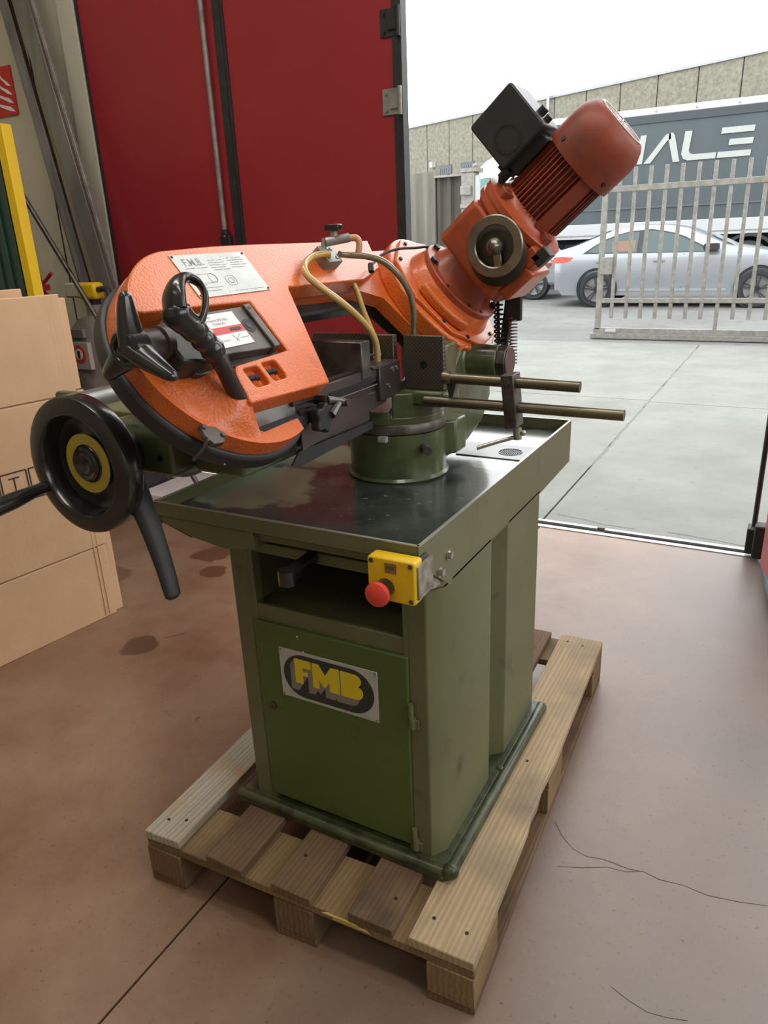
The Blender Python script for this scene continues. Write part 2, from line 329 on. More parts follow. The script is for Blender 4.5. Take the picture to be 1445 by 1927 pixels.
# ================================================================ SETTING
fl = MB().box((-4.2, -5, -.12), (4.6, 2.66, -.012)).build('floor', DARK, smooth=False); tag(fl, kind='structure')
for x0, x1 in ((-4.2, .158), (.164, 4.6)):
    MB().box((x0, -5, -.012), (x1, 2.52, 0)).build('slab', FLOORM, fl, smooth=False)
def crack(name, pts, w, z, parent, m=DARK):
    b = MB(); P = []
    for i in range(len(pts) - 1):
        a = Vector((*pts[i], 0)); c = Vector((*pts[i + 1], 0)); n = max(2, int((c - a).length / .05))
        for k in range(n):
            p = a.lerp(c, k / n); d = (c - a).normalized(); s_ = Vector((-d.y, d.x, 0)); P.append((p + s_ * random.uniform(-.008, .008), s_))
    P.append((Vector((*pts[-1], 0)), s_)); vs = []; fs = []
    for i, (p, s_) in enumerate(P):
        ww = w * random.uniform(.4, 1); vs += [(p.x - s_.x * ww, p.y - s_.y * ww, z), (p.x + s_.x * ww, p.y + s_.y * ww, z), (p.x + s_.x * ww, p.y + s_.y * ww, z - .004), (p.x - s_.x * ww, p.y - s_.y * ww, z - .004)]
    for i in range(len(P) - 1):
        for k in range(4): fs.append((4 * i + k, 4 * i + 4 + k, 4 * i + 4 + (k + 1) % 4, 4 * i + (k + 1) % 4))
    b.add(vs, fs).build(name, m, parent, smooth=False, fix=True)
CRK = mat('crack_dark', (.07, .05, .04), .9)
crack('crack', [(.80, .59), (.86, .52), (.93, .522), (.99, .527), (1.06, .528), (1.16, .53), (1.28, .552)], .0009, .0005, fl, CRK)
crack('crack', [(.84, .46), (.95, .50), (1.02, .527)], .0007, .0005, fl, CRK)
crack('crack', [(1.02, .22), (1.09, .19), (1.16, .21)], .0007, .0005, fl, CRK)

# threshold rail of the folding door
th = MB().box((-4.2, 2.515, -.02), (4.6, 2.545, .004)).mat(1).box((-4.2, 2.545, -.03), (4.6, 2.59, -.006)).mat(0).box((-4.2, 2.59, -.02), (.43, 2.615, .004)).box((.47, 2.585, -.02), (4.6, 2.61, .004)).build('trim_1', [GALVD, DARK], smooth=False)
tag(th, kind='structure')
gr = MB().box((-60, 2.66, -.2), (60, 90, -.012)).build('ground', DARK, smooth=False); tag(gr, kind='structure')
for x0, x1, y0, y1 in ((-12, .141, 2.615, 5.72), (.153, 6, 2.615, 5.665), (-12, .141, 5.73, 9.25), (.153, 6, 5.675, 9.25), (6.01, 14, 2.615, 9.25)):
    MB().box((x0, y0, -.012), (x1, y1, 0)).build('slab', YARDM, gr, smooth=False)
MB().box((-60, 9.25, -.012), (60, 90, -.002)).build('asphalt', ASPH, gr, smooth=False)
crack('crack', [(.2, 2.72), (.34, 2.70), (.45, 2.66), (.6, 2.67)], .008, .0008, gr, mat('crack_grey', (.16, .155, .14), .9))
crack('crack', [(.75, 2.68), (.9, 2.67), (1.12, 2.64)], .008, .0008, gr, MATS['crack_grey'])
crack('crack', [(.147, 3.6), (.15, 4.3), (.145, 5.2), (.15, 6.5), (.148, 8.9)], .012, .0008, gr, MATS['crack_grey'])

# walls and ceiling
wb = MB().box((-4.2, 2.61, 0), (-2.665, 2.80, 5.2)).box((-2.665, 2.61, 4.3), (4.6, 2.80, 5.2)).box((3.4, 2.61, 0), (4.6, 2.80, 4.3)).build('wall_back', WALLM, smooth=False); tag(wb, kind='structure')
crack('seam', [(-3.02, 2.0), (-3.02, 2.2)], .001, .0005, wb, CRK)
MB().box((-3.13, 2.606, 0), (-3.122, 2.612, 4.2)).build('panel_joint', DARK, wb, smooth=False)
MB().box((-2.80, 2.585, 0), (-2.665, 2.612, 4.4)).build('door_post', mat('cream_metal', (.60, .57, .46), .5), wb, bevel=.003)
wl = MB().box((-4.4, -5, 0), (-4.2, 2.8, 5.2)).build('wall_left', WALLM, smooth=False); tag(wl, kind='structure')
wr = MB().box((4.6, -5, 0), (4.8, 2.8, 5.2)).build('wall_right', WALLM, smooth=False); tag(wr, kind='structure')
wf = MB().box((-4.4, -5.2, 0), (4.8, -5, 5.2)).build('wall_front', WALLM, smooth=False); tag(wf, kind='structure')
ce = MB().box((-4.4, -5.2, 5.2), (4.8, 2.8, 5.4)).build('ceiling', CEILM, smooth=False); tag(ce, kind='structure')

# folding door leaves
def leaf(name, x0, x1, y0=2.60, t=.045, rod=None):
    d = MB().box((x0, y0, .055), (x1, y0 + t, 4.28)).build(name, REDDOOR, bevel=.004); tag(d, kind='structure')
    MB().box((x0 - .006, y0 - .006, .04), (x0 + .012, y0 + t + .006, 4.29)).build('rubber_seal', RUBBER, d)
    MB().box((x1 - .042, y0 - .006, .04), (x1 + .006, y0 + t + .006, 4.29)).build('rubber_seal', RUBBER, d)
    return d
d1 = leaf('door_1', -2.655, -1.635)
MB().cyl((-1.73, 2.575, 1.45), (-1.73, 2.575, 4.2), .014, 12).build('bolt_rod', GALV, d1)
MB().box((-1.765, 2.565, 1.36), (-1.695, 2.60, 1.46)).cyl((-1.73, 2.575, 1.46), (-1.73, 2.575, 1.49), .022, 12).build('rod_guide', BLACKM, d1, bevel=.004)
d2 = leaf('door_2', -1.62, -.60)
def hinge(z, m, w=.10):
    b = MB().box((-.70, 2.592, z - .055), (-.62, 2.602, z + .055)).box((-.66, 2.584, z - .03), (-.60, 2.594, z + .03)).cyl((-.605, 2.585, z - .06), (-.605, 2.585, z + .06), .011, 12)
    for dz in (-.035, .035): b.cyl((-.68, 2.592, z + dz), (-.68, 2.585, z + dz), .007, 10)
    b.build('hinge', m, d2)
hinge(2.33, BLACKM); hinge(2.01, GALV)
d3 = MB().prism([(1.17, 2.32), (1.17, 2.50), (1.21, 2.52), (1.25, 2.50), (1.36, 1.6), (1.31, 1.6)], .055, 4.28).build('door_3', REDDOOR, bevel=.004); tag(d3, kind='structure')
MB().box((1.10, 2.50, .02), (1.165, 2.58, .14)).box((1.13, 2.46, .02), (1.2, 2.53, .17)).build('roller_bracket', BLACKM, d3, bevel=.006)
MB().cyl((1.125, 2.545, .1), (1.125, 2.545, 4.2), .011, 12).build('bolt_rod', BLACKM, d3)
MB().tube([(1.20, 2.34, .05), (1.24, 2.0, .045), (1.33, 1.62, .045)], .03, 10).build('rubber_seal', RUBBER, d3)

# ================================================================ YARD
# sliding gate, bars in plane y 9.6
g = thing('sliding_gate', (1.5, 9.6, 0), 'galvanised sliding yard gate with vertical square bars', 'gate')
GX0, GX1, GY = -1.245, 3.6, 9.6
MB().box((GX0 - .06, GY - .05, .01), (GX1, GY + .05, .075)).build('lower_rail', GATEM, g, bevel=.004)
MB().box((GX0 - .03, GY - .03, .085), (GX1, GY + .03, .15)).build('bottom_beam', GATEM, g, bevel=.004)
MB().box((GX0, GY - .025, .48), (GX1, GY + .025, .54)).build('cross_rail', GATEM, g, bevel=.004)
MB().box((GX0 - .05, GY - .03, 1.86), (GX1, GY + .03, 1.93)).build('cross_rail', GATEM, g, bevel=.004)
MB().box((GX0 - .01, GY - .03, .13), (GX0 + .06, GY + .03, 1.88)).build('gate_post', GATEM, g, bevel=.004)
MB().box((GX0 + .02, GY - .07, .85), (GX0 + .18, GY - .03, 1.07)).build('lock_box', GATEM, g, bevel=.006)
MB().box((GX0 + .14, GY - .04, .10), (GX0 + .28, GY - .031, .14)).build('sticker', WHITEX, g)
barm = None; x = GX0 + .20; i = 0
while x < GX1:
    lo, hi = (.15, 2.14) if i == 7 or i == 17 else (.28, 2.14)
    o = MB().box((x - .0225, GY - .02, lo), (x + .0225, GY + .02, hi)).build('bar', GATEM, g, bevel=.003, seg=1)
    x += .188; i += 1

# concrete fence to the left of the gate, with corrugated faces
def corrug(x0, x1, y, z1, n):
    vs = []; 
    P = []
    for k in range(n + 1):
        t = k / n; P.append((x0 + (x1 - x0) * t, y + .018 * (1 if (k // 2) % 2 else -1)))
    P += [(x1, y + .12), (x0, y + .12)]
    return MB().prism(P, 0, z1)
fe = thing('concrete_fence', (-4.5, 9.75, 0), 'weathered corrugated concrete fence beside the gate post', 'fence')
corrug(-6.6, -5.2, 9.75, 2.30, 30).build('panel', FENCEM, fe, smooth=False)
corrug(-5.18, -3.72, 9.75, 2.30, 32).build('panel', FENCEM, fe, smooth=False)
corrug(-3.70, -3.27, 9.78, 2.22, 10).build('panel', FENCED, fe, smooth=False)
MB().box((-3.72, 9.70, 2.215), (-3.28, 9.9, 2.245)).build('coping', GATEM, fe)
gp = thing('gate_post', (-3.15, 9.7, 0), 'grey square gate post with cap and latch bracket', 'post')
MB().box((-3.26, 9.62, 0), (-3.06, 9.82, 2.25)).build('post', GATEM, gp, bevel=.01)
MB().box((-3.265, 9.6, 2.25), (-3.02, 9.86, 2.30)).ball((-3.08, 9.7, 2.33), .035, 12).build('cap', GATEM, gp)
MB().box((-3.25, 9.56, 1.95), (-3.10, 9.62, 2.07)).box((-3.26, 9.58, 1.78), (-3.06, 9.62, 1.84)).build('latch_bracket', GATEM, gp, bevel=.005)
MB().box((-3.055, 9.64, 0), (-3.0, 9.70, 2.2)).build('guide', WHITEX, gp)

# silver saloon parked behind the gate
car = thing('car', (-.9, 15.05, 0), 'silver saloon car parked behind the barred gate', 'car')
CY = 15.05
PROF = [(-3.27, .62, .45), (-3.25, .88, .80), (-3.12, 1.07, .86), (-2.8, 1.15, .91), (-2.5, 1.27, .93), (-2.1, 1.42, .93), (-1.6, 1.475, .93), (-1.15, 1.465, .93), (-.75, 1.385, .93), (-.4, 1.25, .93), (-.05, 1.08, .93), (.5, .99, .92), (1.0, .90, .88), (1.3, .76, .76), (1.42, .6, .5)]
def belt(x): return min(top_(x), .98)
def top_(x):
    for a, b in zip(PROF, PROF[1:]):
        if a[0] <= x <= b[0]: t = (x - a[0]) / (b[0] - a[0]); return a[1] + (b[1] - a[1]) * t
    return .6
def wid_(x):
    for a, b in zip(PROF, PROF[1:]):
        if a[0] <= x <= b[0]: t = (x - a[0]) / (b[0] - a[0]); return a[2] + (b[2] - a[2]) * t
    return .5
def sy(x, z):
    w = wid_(x); T = top_(x); bl = belt(x)
    if z <= .3: return w * .95
    if z <= .62: return w * (.95 + .05 * (z - .3) / .32)
    if z <= bl: return w * (1 - .05 * ((z - .62) / max(.05, .98 - .62)) ** 2)
    return w * .95 - (z - .98) * .52
xs = [PROF[0][0] + (PROF[-1][0] - PROF[0][0]) * i / 56 for i in range(57)]
vs = []; fs = []; ring = None
for x_ in xs:
    T = top_(x_); bl = belt(x_); bot = .22 if -3.1 < x_ < 1.25 else .32
    zz = [bot, .35, .5, .62, .75, min(.88, bl * .95), bl] + [bl + (T - bl) * t for t in (.35, .7, .93)]
    half = [(max(.02, sy(x_, z)), z) for z in zz]; half.append((max(.3, half[-1][0] - .12) if T > 1.0 else max(.02, half[-1][0] - .10), T)); 
    R = [(-a, z) for a, z in half] + [(0, T + .01)] + [(a, z) for a, z in half[::-1]]
    ring = len(R); vs += [(x_, CY + a, z) for a, z in R]
for i in range(len(xs) - 1):
    for k in range(ring): k2 = (k + 1) % ring; fs.append((i * ring + k, i * ring + k2, (i + 1) * ring + k2, (i + 1) * ring + k))
fs.append(tuple(range(ring))); fs.append(tuple((len(xs) - 1) * ring + k for k in range(ring))[::-1])
MB().add(vs, fs).build('body', CARP, car, fix=True, angle=50)
def side_patch(name, m, top, bot, off=.006, parent=car):
    b = MB(); n = 12; vs = []; fs = []
    def ip(P, t):
        x = P[0][0] + (P[-1][0] - P[0][0]) * t
        for a, c in zip(P, P[1:]):
            if a[0] <= x <= c[0] + 1e-9: return x, a[1] + (c[1] - a[1]) * (x - a[0]) / max(1e-6, c[0] - a[0])
        return P[-1]
    for i in range(n + 1):
        for P in (bot, top):
            x_, z_ = ip(P, i / n)
            vs.append((x_, CY - sy(x_, z_) - off, z_))
    for i in range(n): fs.append((2 * i, 2 * i + 2, 2 * i + 3, 2 * i + 1))
    vs2 = [(v[0], v[1] + .02, v[2]) for v in vs]; k = len(vs)
    fs2 = [tuple(j + k for j in f[::-1]) for f in fs]; side = []
    for i in range(n): side += [(2 * i, 2 * i + k, 2 * i + 2 + k, 2 * i + 2), (2 * i + 1, 2 * i + 3, 2 * i + 3 + k, 2 * i + 1 + k)]
    side += [(0, 1, 1 + k, k), (2 * n, 2 * n + k, 2 * n + 1 + k, 2 * n + 1)]
    return b.add(vs + vs2, fs + fs2 + side).build(name, m, parent, fix=True)
side_patch('window_trim', BLACKM, [(-2.62, 1.0), (-2.3, 1.22), (-1.9, 1.36), (-1.4, 1.40), (-.9, 1.30), (-.45, 1.07), (-.2, .985)], [(-2.62, .99), (-.2, .975)], .004)
side_patch('side_window', CARG, [(-2.52, 1.03), (-2.3, 1.19), (-1.9, 1.335), (-1.62, 1.36)], [(-2.5, 1.01), (-1.62, .99)], .009)
side_patch('side_window', CARG, [(-1.53, 1.365), (-1.35, 1.37), (-.95, 1.285), (-.52, 1.08), (-.42, 1.01)], [(-1.53, .99), (-.42, .985)], .009)
side_patch('carton', mat('carton_seen_in_car', (.2, .12, .08), .8), [(-2.1, 1.2), (-1.66, 1.21)], [(-2.08, 1.02), (-1.66, 1.02)], .012)
side_patch('sill', mat('sill_light', (.4, .41, .42), .3, .3), [(-1.92, .34), (.0, .34)], [(-1.92, .30), (.0, .30)], .012)
side_patch('tail_light', REDP, [(-3.22, .94), (-3.0, .95), (-2.82, .93)], [(-3.24, .83), (-3.0, .84), (-2.86, .88)], .008)
for xd in (-1.98, -.78, .12):
    side_patch('door_gap', DARK, [(xd - .006, .95), (xd + .006, .95)], [(xd - .006, .36), (xd + .006, .36)], .003)
for xh in (-1.30, -2.35): side_patch('door_handle', GATEM, [(xh, .86), (xh + .2, .86)], [(xh, .83), (xh + .2, .83)], .03)
MB().prism(rrect(-.44, 1.0, -.18, 1.12, .04), CY - 1.08, CY - .92, plane='xz').build('wing_mirror', BLACKM, car, bevel=.01)
vs = [(-.36, CY - .55, 1.245), (-.36, CY + .55, 1.245), (.06, CY + .62, 1.045), (.06, CY - .62, 1.045)]
MB().add([(a, b, c + .012) for a, b, c in vs] + [(a, b, c - .03) for a, b, c in vs], [(0, 3, 2, 1), (4, 5, 6, 7), (0, 1, 5, 4), (1, 2, 6, 5), (2, 3, 7, 6), (3, 0, 4, 7)]).build('windscreen', CARG, car, fix=True)
MB().prism([(-2.95, 1.13), (-2.5, 1.29), (-2.2, 1.40), (-2.2, 1.36), (-2.5, 1.25), (-2.95, 1.09)], CY - .55, CY + .55, plane='xz').build('rear_window', CARG, car, fix=True)
def wheel(xw, yw, r=.335, w=.22, par=None, sgn=-1, rim=RIM, nsp=5):
    ya, yb = yw, yw + sgn * -w
    t = MB().lathe([(r * .66, 0), (r * .93, .0), (r, .03), (r, w - .03), (r * .93, w), (r * .66, w)], (xw, yw, r), (xw, yw + w, r), 36, cap=False).build('tyre', TYRE, par)
    rm = MB().mat(1).lathe([(r * .72, -.004), (r * .72, .04), (r * .66, .05), (r * .6, .055), (.02, .055)], (xw, yw, r), (xw, yw + w, r), 36, cap=False).mat(0)
    rm.cyl((xw, yw + .005, r), (xw, yw + .06, r), .05, 12)
    for k in range(nsp):
        for da in (-.16, .16):
            a = 2 * PI * k / nsp + .3
            c, s_ = math.cos(a + da * .35), math.sin(a + da * .35); c2, s2 = math.cos(a + da), math.sin(a + da)
            rm.tube([(xw + .04 * c, yw + .02, r + .04 * s_), (xw + r * .69 * c2, yw + .012, r + r * .69 * s2)], .014, 6, sub=1)
    rm.lathe([(r * .70, -.006), (r * .75, -.006), (r * .75, .01), (r * .70, .01)], (xw, yw, r), (xw, yw + w, r), 36, cap=False)
    rm.build('rim', [rim, DISH], t)
for xw in (-2.32, .50):
    MB().lathe([(.335, 0), (.385, 0), (.385, .05), (.335, .05)], (xw, CY - .935, .35), (xw, CY + .5, .35), 40, cap=False).build('wheel_arch', DARK, car)
    wheel(xw, CY - .955, par=car)
    wheel(xw, CY + .72, par=car)

# grey curtain-sided trailer
TY = 18.5
tr = thing('truck', (-.5, 19.7, 0), 'grey curtain-sided truck trailer with pale lettering behind the car', 'truck')
MB().box((-5.0, TY + .02, 1.55), (3.2, TY + 2.45, 3.85)).build('curtain', TARP, tr)
MB().box((-5.02, TY - .02, 3.82), (3.2, TY + 2.47, 3.97)).build('roof_rail', WHITEX, tr, bevel=.02)
MB().box((-5.0, TY - .01, 3.66), (3.2, TY + .03, 3.82)).build('curtain_fold', mat('dark_slate', (.03, .04, .045), .5), tr)
for k in range(10): MB().cyl((-4.8 + k * .86, TY - .025, 3.88), (-4.8 + k * .86, TY - .01, 3.88), .025, 10).build('stud', GATEM, tr)
MB().box((-5.0, TY - .03, 1.22), (3.2, TY + 2.4, 1.56)).build('side_board', WHITEX, tr, bevel=.01)
MB().box((-5.0, TY - .035, 1.28), (3.2, TY - .02, 1.31)).build('side_strip', GATEM, tr)
MB().box((-5.0, TY - .005, 1.86), (3.2, TY + .02, 1.90)).build('curtain_strap', mat('strap_grey', (.07, .085, .09), .5), tr)
MB().box((-4.8, TY + .3, .75), (3.1, TY + 2.1, 1.22)).box((-4.2, TY + .1, .45), (-1.2, TY + .9, 1.1)).build('chassis', DARK, tr)
MB().lathe([(.02, 0), (.52, 0), (.55, .02), (.55, .35), (.02, .35)], (0, TY, .52), (0, TY + .35, .52), 32).build('wheel', TYRE, tr)
MB().lathe([(.02, 0), (.52, 0), (.55, .02), (.55, .35), (.02, .35)], (1.35, TY, .52), (1.35, TY + .35, .52), 32).build('wheel', TYRE, tr)
MB().prism(arc(0, .55, .68, 10, 170, 16) + arc(0, .55, .61, 170, 10, 16), TY - .05, TY + .4, plane='xz').build('mudguard', BLACKM, tr, fix=True)
# lettering as strokes, italic: polygons in (x,z)
L = MB()
def stroke(P): L.prism(P, TY - .006, TY + .03, plane='xz')
SH = .10
def sk(x, z): return (x + (z - 2.82) * SH, z)
stroke([sk(-2.58, 2.82), sk(-2.45, 2.82), sk(-2.45, 3.42), sk(-2.58, 3.42)])
stroke([sk(-3.0, 2.82), sk(-2.86, 2.82)] + [sk(-2.86, 2.95), sk(-3.0, 2.95)])
dd = arc(-2.98, 3.12, .28, -90, 90, 10); di = arc(-2.98, 3.12, .16, 90, -90, 10)
stroke([sk(a, b) for a, b in [(-3.3, 2.84)] + dd + [(-3.3, 3.40), (-3.3, 3.28)] + di + [(-3.3, 2.96)]])
stroke([sk(-2.42, 2.82), sk(-2.27, 2.82), sk(-1.98, 3.26), sk(-1.90, 3.30), sk(-1.93, 3.42), sk(-2.03, 3.39)])
stroke([sk(-1.63, 2.81), sk(-1.77, 2.81), sk(-1.95, 3.28), sk(-1.96, 3.42), sk(-1.88, 3.42), sk(-1.83, 3.36)])
stroke([sk(-1.62, 3.42), sk(-1.47, 3.42), sk(-1.47, 3.02), sk(-1.43, 2.96), sk(-1.36, 2.94), sk(-.88, 2.94), sk(-.88, 2.82), sk(-1.46, 2.82), sk(-1.56, 2.86), sk(-1.62, 2.96)])
stroke([sk(-.85, 2.82), sk(-.18, 2.82), sk(-.18, 2.94), sk(-.85, 2.94)])
stroke([sk(-.66, 3.06), sk(-.18, 3.06), sk(-.18, 3.18), sk(-.66, 3.18)])
stroke([sk(-.86, 3.30), sk(-.20, 3.30), sk(-.20, 3.42), sk(-.86, 3.42)])
L.build('lettering', LETTER, tr, smooth=False, fix=True)
# cab
MB().prism([(-6.75, .6), (-5.2, .6), (-5.2, 3.1), (-5.45, 3.42), (-5.9, 3.36), (-6.3, 3.2), (-6.62, 2.95), (-6.78, 2.6), (-6.82, 1.4)], TY - .0, TY + 2.4, plane='xz').build('cab', WHITEX, tr, bevel=.06, seg=3, fix=True)
MB().prism([(-6.62, 1.95), (-5.75, 1.95), (-5.75, 2.75), (-6.3, 2.80), (-6.58, 2.75)], TY - .02, TY + .05, plane='xz').build('cab_window', TEAL, tr, fix=True)
MB().box((-6.2, TY - .03, 1.95), (-6.15, TY - .015, 2.78)).build('window_bar', BLACKM, tr)
MB().box((-6.95, TY - .25, 1.9), (-6.75, TY - .1, 2.5)).build('mirror', BLACKM, tr, bevel=.03)
MB().lathe([(.02, 0), (.5, 0), (.52, .02), (.52, .3), (.02, .3)], (-6.0, TY, .52), (-6.0, TY + .3, .52), 32).build('wheel', TYRE, tr)
# pale car further left, only its tail shows beside the silver one
c2 = thing('car', (-4.7, 16.4, 0), 'pale car mostly hidden, tail seen left of the silver saloon', 'car')
MB().prism([(-6.6, .3), (-3.55, .3), (-3.45, .6), (-3.5, .88), (-3.9, .98), (-4.4, 1.4), (-5.6, 1.42), (-6.2, 1.0), (-6.7, .8)], 15.8, 17.4, plane='xz').build('body', CARP, c2, bevel=.08, seg=3, fix=True)
for xw in (-4.1, -6.0): wheel(xw, 15.79, par=c2)

# precast building with aggregate panels
bo = Vector((-.37, 23.0, 0)); bd = Vector((-.921, .389, 0)).normalized(); bn = Vector((-.389, -.921, 0)).normalized()
BM = frame(bo, bd, (0, 0, 1), bn)   # x along facade leftwards, y up, z toward the yard
bl = thing('building', tuple(bo), 'precast industrial building with pale aggregate wall panels', 'building')
MB(BM).box((-13.2, 0, -.6), (29.4, 5.5, -.2)).build('core', BLDG, bl, smooth=False)
xx = -13.2; wd = [1.255] * 34
for k, w in enumerate(wd):
    MB(BM).box((xx + .02, 0, -.2), (xx + w - .02, 5.55, 0)).build('wall_panel', BLDG, bl, smooth=False, origin=tuple(BM @ Vector((xx, 0, 0))))
    xx += w
MB(BM).box((-13.2, 5.55, -.3), (29.4, 5.62, .05)).build('roof_flashing', mat('pale_metal', (.3, .31, .31), .5, .3), bl)
for wx in (11.75, 10.55):
    fr = MB(BM).box((wx, 3.70, -.05), (wx + .72, 4.03, .03)).build('window', mat('dark_window', (.05, .06, .07), .15), bl)
    for q in range(6): MB(BM).box((wx + .04 + q * .12, 3.70, .03), (wx + .06 + q * .12, 3.92, .05)).build('window_bar', GATEM, fr)
MB(BM).box((12.68, 4.0, 0), (12.82, 4.2, .2)).build('wall_lamp', WHITEX, bl)
MB(BM).cyl((7.03, 3.0, .15), (7.03, 6.0, .15), .045, 10).build('downpipe', WHITEX, bl)

# ================================================================ LEFT CORNER OF THE HALL
sg = thing('fire_sign', (-3.44, 2.6, 2.25), 'red square fire sign with white flame symbol on cream wall', 'sign')
MB().box((-3.60, 2.600, 2.235), (-3.315, 2.608, 2.505)).build('plate', mat('sign_red', (.55, .02, .02), .4), sg)
fm = MB()
for k in range(4):
    z0 = 2.295 + k * .047; w0 = .018 - k * .002
    up_ = [(-3.52 + .03 * k, z0 + .045), (-3.47 + .02 * k, z0 + .010), (-3.42 + .01 * k, z0 - .004), (-3.375, z0 - .012), (-3.345, z0 - .034)]
    lo_ = [(-3.335, z0 - .045), (-3.375, z0 - .034 - w0 * .2), (-3.42 + .01 * k, z0 - .006 - w0), (-3.475 + .02 * k, z0 + .004 - w0 * .4)]
    fm.prism(up_ + lo_, 2.598, 2.602, plane='xz')
fm.build('flame_symbol', WHITE, sg, smooth=False, fix=True)

gp2 = thing('guard_panel', (-2.6, 1.6, 0), 'dark green ribbed guard panel with bright yellow edge post', 'panel')
GP = mat('dark_green_sheet', (.022, .06, .045), .5)
MB().box((-3.4, 1.63, 0), (-2.21, 1.65, 1.965)).build('sheet', GP, gp2)
for k in range(15): MB().box((-3.38 + k * .078, 1.615, .02), (-3.34 + k * .078, 1.63, 1.94)).build('rib', GP, gp2, bevel=.004)
MB().box((-2.215, 1.60, 0), (-2.160, 1.655, 1.97)).build('edge_post', mat('safety_yellow', (.85, .55, .0), .45), gp2, bevel=.003)

# steel lengths leaning in the corner  (x0,y0,0)->(x1,y1,z1)
def leaning(name, p0, p1, w, d, m, label, shape='box', group='steel lengths leaning beside the red door'):
    A, Ln = axis_frame(p0, p1); b = MB()
    if shape == 'box': b.box((-d / 2, -w / 2, 0), (d / 2, w / 2, Ln), A)
    elif shape == 'channel':
        b.prism([(-d / 2, -w / 2), (d / 2, -w / 2), (d / 2, -w / 2 + .006), (-d / 2 + .006, -w / 2 + .006), (-d / 2 + .006, w / 2 - .006), (d / 2, w / 2 - .006), (d / 2, w / 2), (-d / 2, w / 2)], 0, Ln, A)
    elif shape == 'angle':
        b.prism([(-d / 2, -w / 2), (d / 2, -w / 2), (d / 2, -w / 2 + .005), (-d / 2 + .005, -w / 2 + .005), (-d / 2 + .005, w / 2), (-d / 2, w / 2)], 0, Ln, A)
    else: b.cyl((0, 0, 0), (0, 0, Ln), w / 2, 14, M=A)
    o = b.build(name, m, bevel=.002 if shape == 'box' else 0, seg=1, fix=True); tag(o, label, 'steel bar', group); return o
PR = [  # top px targets around z 2.75, foot hidden behind the saw
 ('steel_channel', (-2.558, 2.42, .0), (-3.20, 2.50, 3.3), .062, .04, 'dark grey steel channel, leftmost of the leaning lengths', 'channel', STEEL),
 ('steel_angle', (-2.48, 2.36, .0), (-3.14, 2.43, 3.3), .045, .03, 'rusty-edged steel angle between dark channel and wide flat tube', 'angle', GALVR),
 ('steel_tube', (-2.275, 2.36, .0), (-3.02, 2.46, 3.3), .115, .04, 'wide grey rectangular tube leaning in the corner', 'box', GALVR),
 ('steel_strip', (-2.165, 2.34, .0), (-2.93, 2.45, 3.3), .022, .02, 'narrow shiny steel strip right of the wide tube', 'box', GALV),
 ('steel_tube', (-2.40, 2.46, .0), (-3.09, 2.55, 3.3), .04, .04, 'dark square tube leaning behind the wide tube', 'box', STEEL)]
for nm, p0, p1, w, d, lb, sh, m_ in PR: leaning(nm, p0, p1, w, d, m_, lb, sh)
leaning('steel_rod', (-1.33, 1.84, .0), (-2.56, 1.88, 1.83), .026, .026, STEEL, 'slim dark rod leaning low across the extinguisher', 'round')

# wheeled extinguisher
EX = (-2.36, 2.12)
ex = thing('fire_extinguisher', (EX[0], EX[1], 0), 'large grey wheeled fire extinguisher with yellow grip and black hose', 'extinguisher')
EXM = mat('dull_grey_red_body', (.20, .17, .155), .45, c2=(.25, .21, .19), scale=8)
MB().lathe([(.02, 0), (.15, .0), (.165, .03), (.165, .86), (.15, .93), (.10, .985), (.045, 1.0), (.045, 1.06)], (EX[0], EX[1], .06), (EX[0], EX[1], 1.2), 32).build('cylinder_body', EXM, ex)
MB().box((EX[0] - .095, EX[1] - .175, .78), (EX[0] + .095, EX[1] - .146, .93)).build('label', mat('dull_label', (.42, .36, .34), .6), ex, bevel=.002)
MB().lathe([(.05, 0), (.05, .004)], (EX[0] + .02, EX[1] - .174, .865), (EX[0] + .02, EX[1] - .19, .865), 24).mat(1).lathe([(.03, 0), (.03, .002)], (EX[0] + .02, EX[1] - .178, .865), (EX[0] + .02, EX[1] - .19, .865), 24).mat(2).box((EX[0] + .012, EX[1] - .183, .845), (EX[0] + .03, EX[1] - .178, .885)).build('round_mark', [REDINK, WHITE, INK], ex)
MB().box((EX[0] - .08, EX[1] - .172, .955), (EX[0] + .07, EX[1] - .148, 1.0)).build('rating_plate', mat('dull_plate2', (.20, .17, .16), .5), ex)
MB().box((EX[0] - .18, EX[1] - .04, 1.16), (EX[0] - .06, EX[1] + .03, 1.24)).build('valve_body', mat('cream_metal2', (.55, .5, .38), .5), ex, bevel=.01)
MB().box((EX[0] - .07, EX[1] - .05, 1.15), (EX[0] + .075, EX[1] + .03, 1.24)).build('yellow_grip', YEL, ex, bevel=.018, seg=3)
MB().box((EX[0] - .03, EX[1] - .03, 1.02), (EX[0] + .03, EX[1] + .03, 1.15)).build('neck', BLACKM, ex, bevel=.005)
MB().tube([(EX[0] + .06, EX[1] - .02, 1.20), (EX[0] + .15, EX[1] - .02, 1.2), (EX[0] + .19, EX[1] - .05, 1.12), (EX[0] + .19, EX[1] - .08, 1.0), (EX[0] + .17, EX[1] - .1, .9), (EX[0] + .17, EX[1] - .1, .7)], .016, 10).build('hose', RUBBER, ex)
for s_ in (-1, 1): MB().lathe([(.02, 0), (.11, 0), (.12, .01), (.12, .04), (.02, .04)], (EX[0] + s_ * .19 - .02, EX[1] + .04, .12), (EX[0] + s_ * .19 + .02, EX[1] + .04, .12), 24).build('wheel', RUBBER, ex)
e2 = thing('fire_extinguisher', (-2.960, 2.25, 0), 'small red extinguisher behind the cardboard with lever handle raised', 'extinguisher')
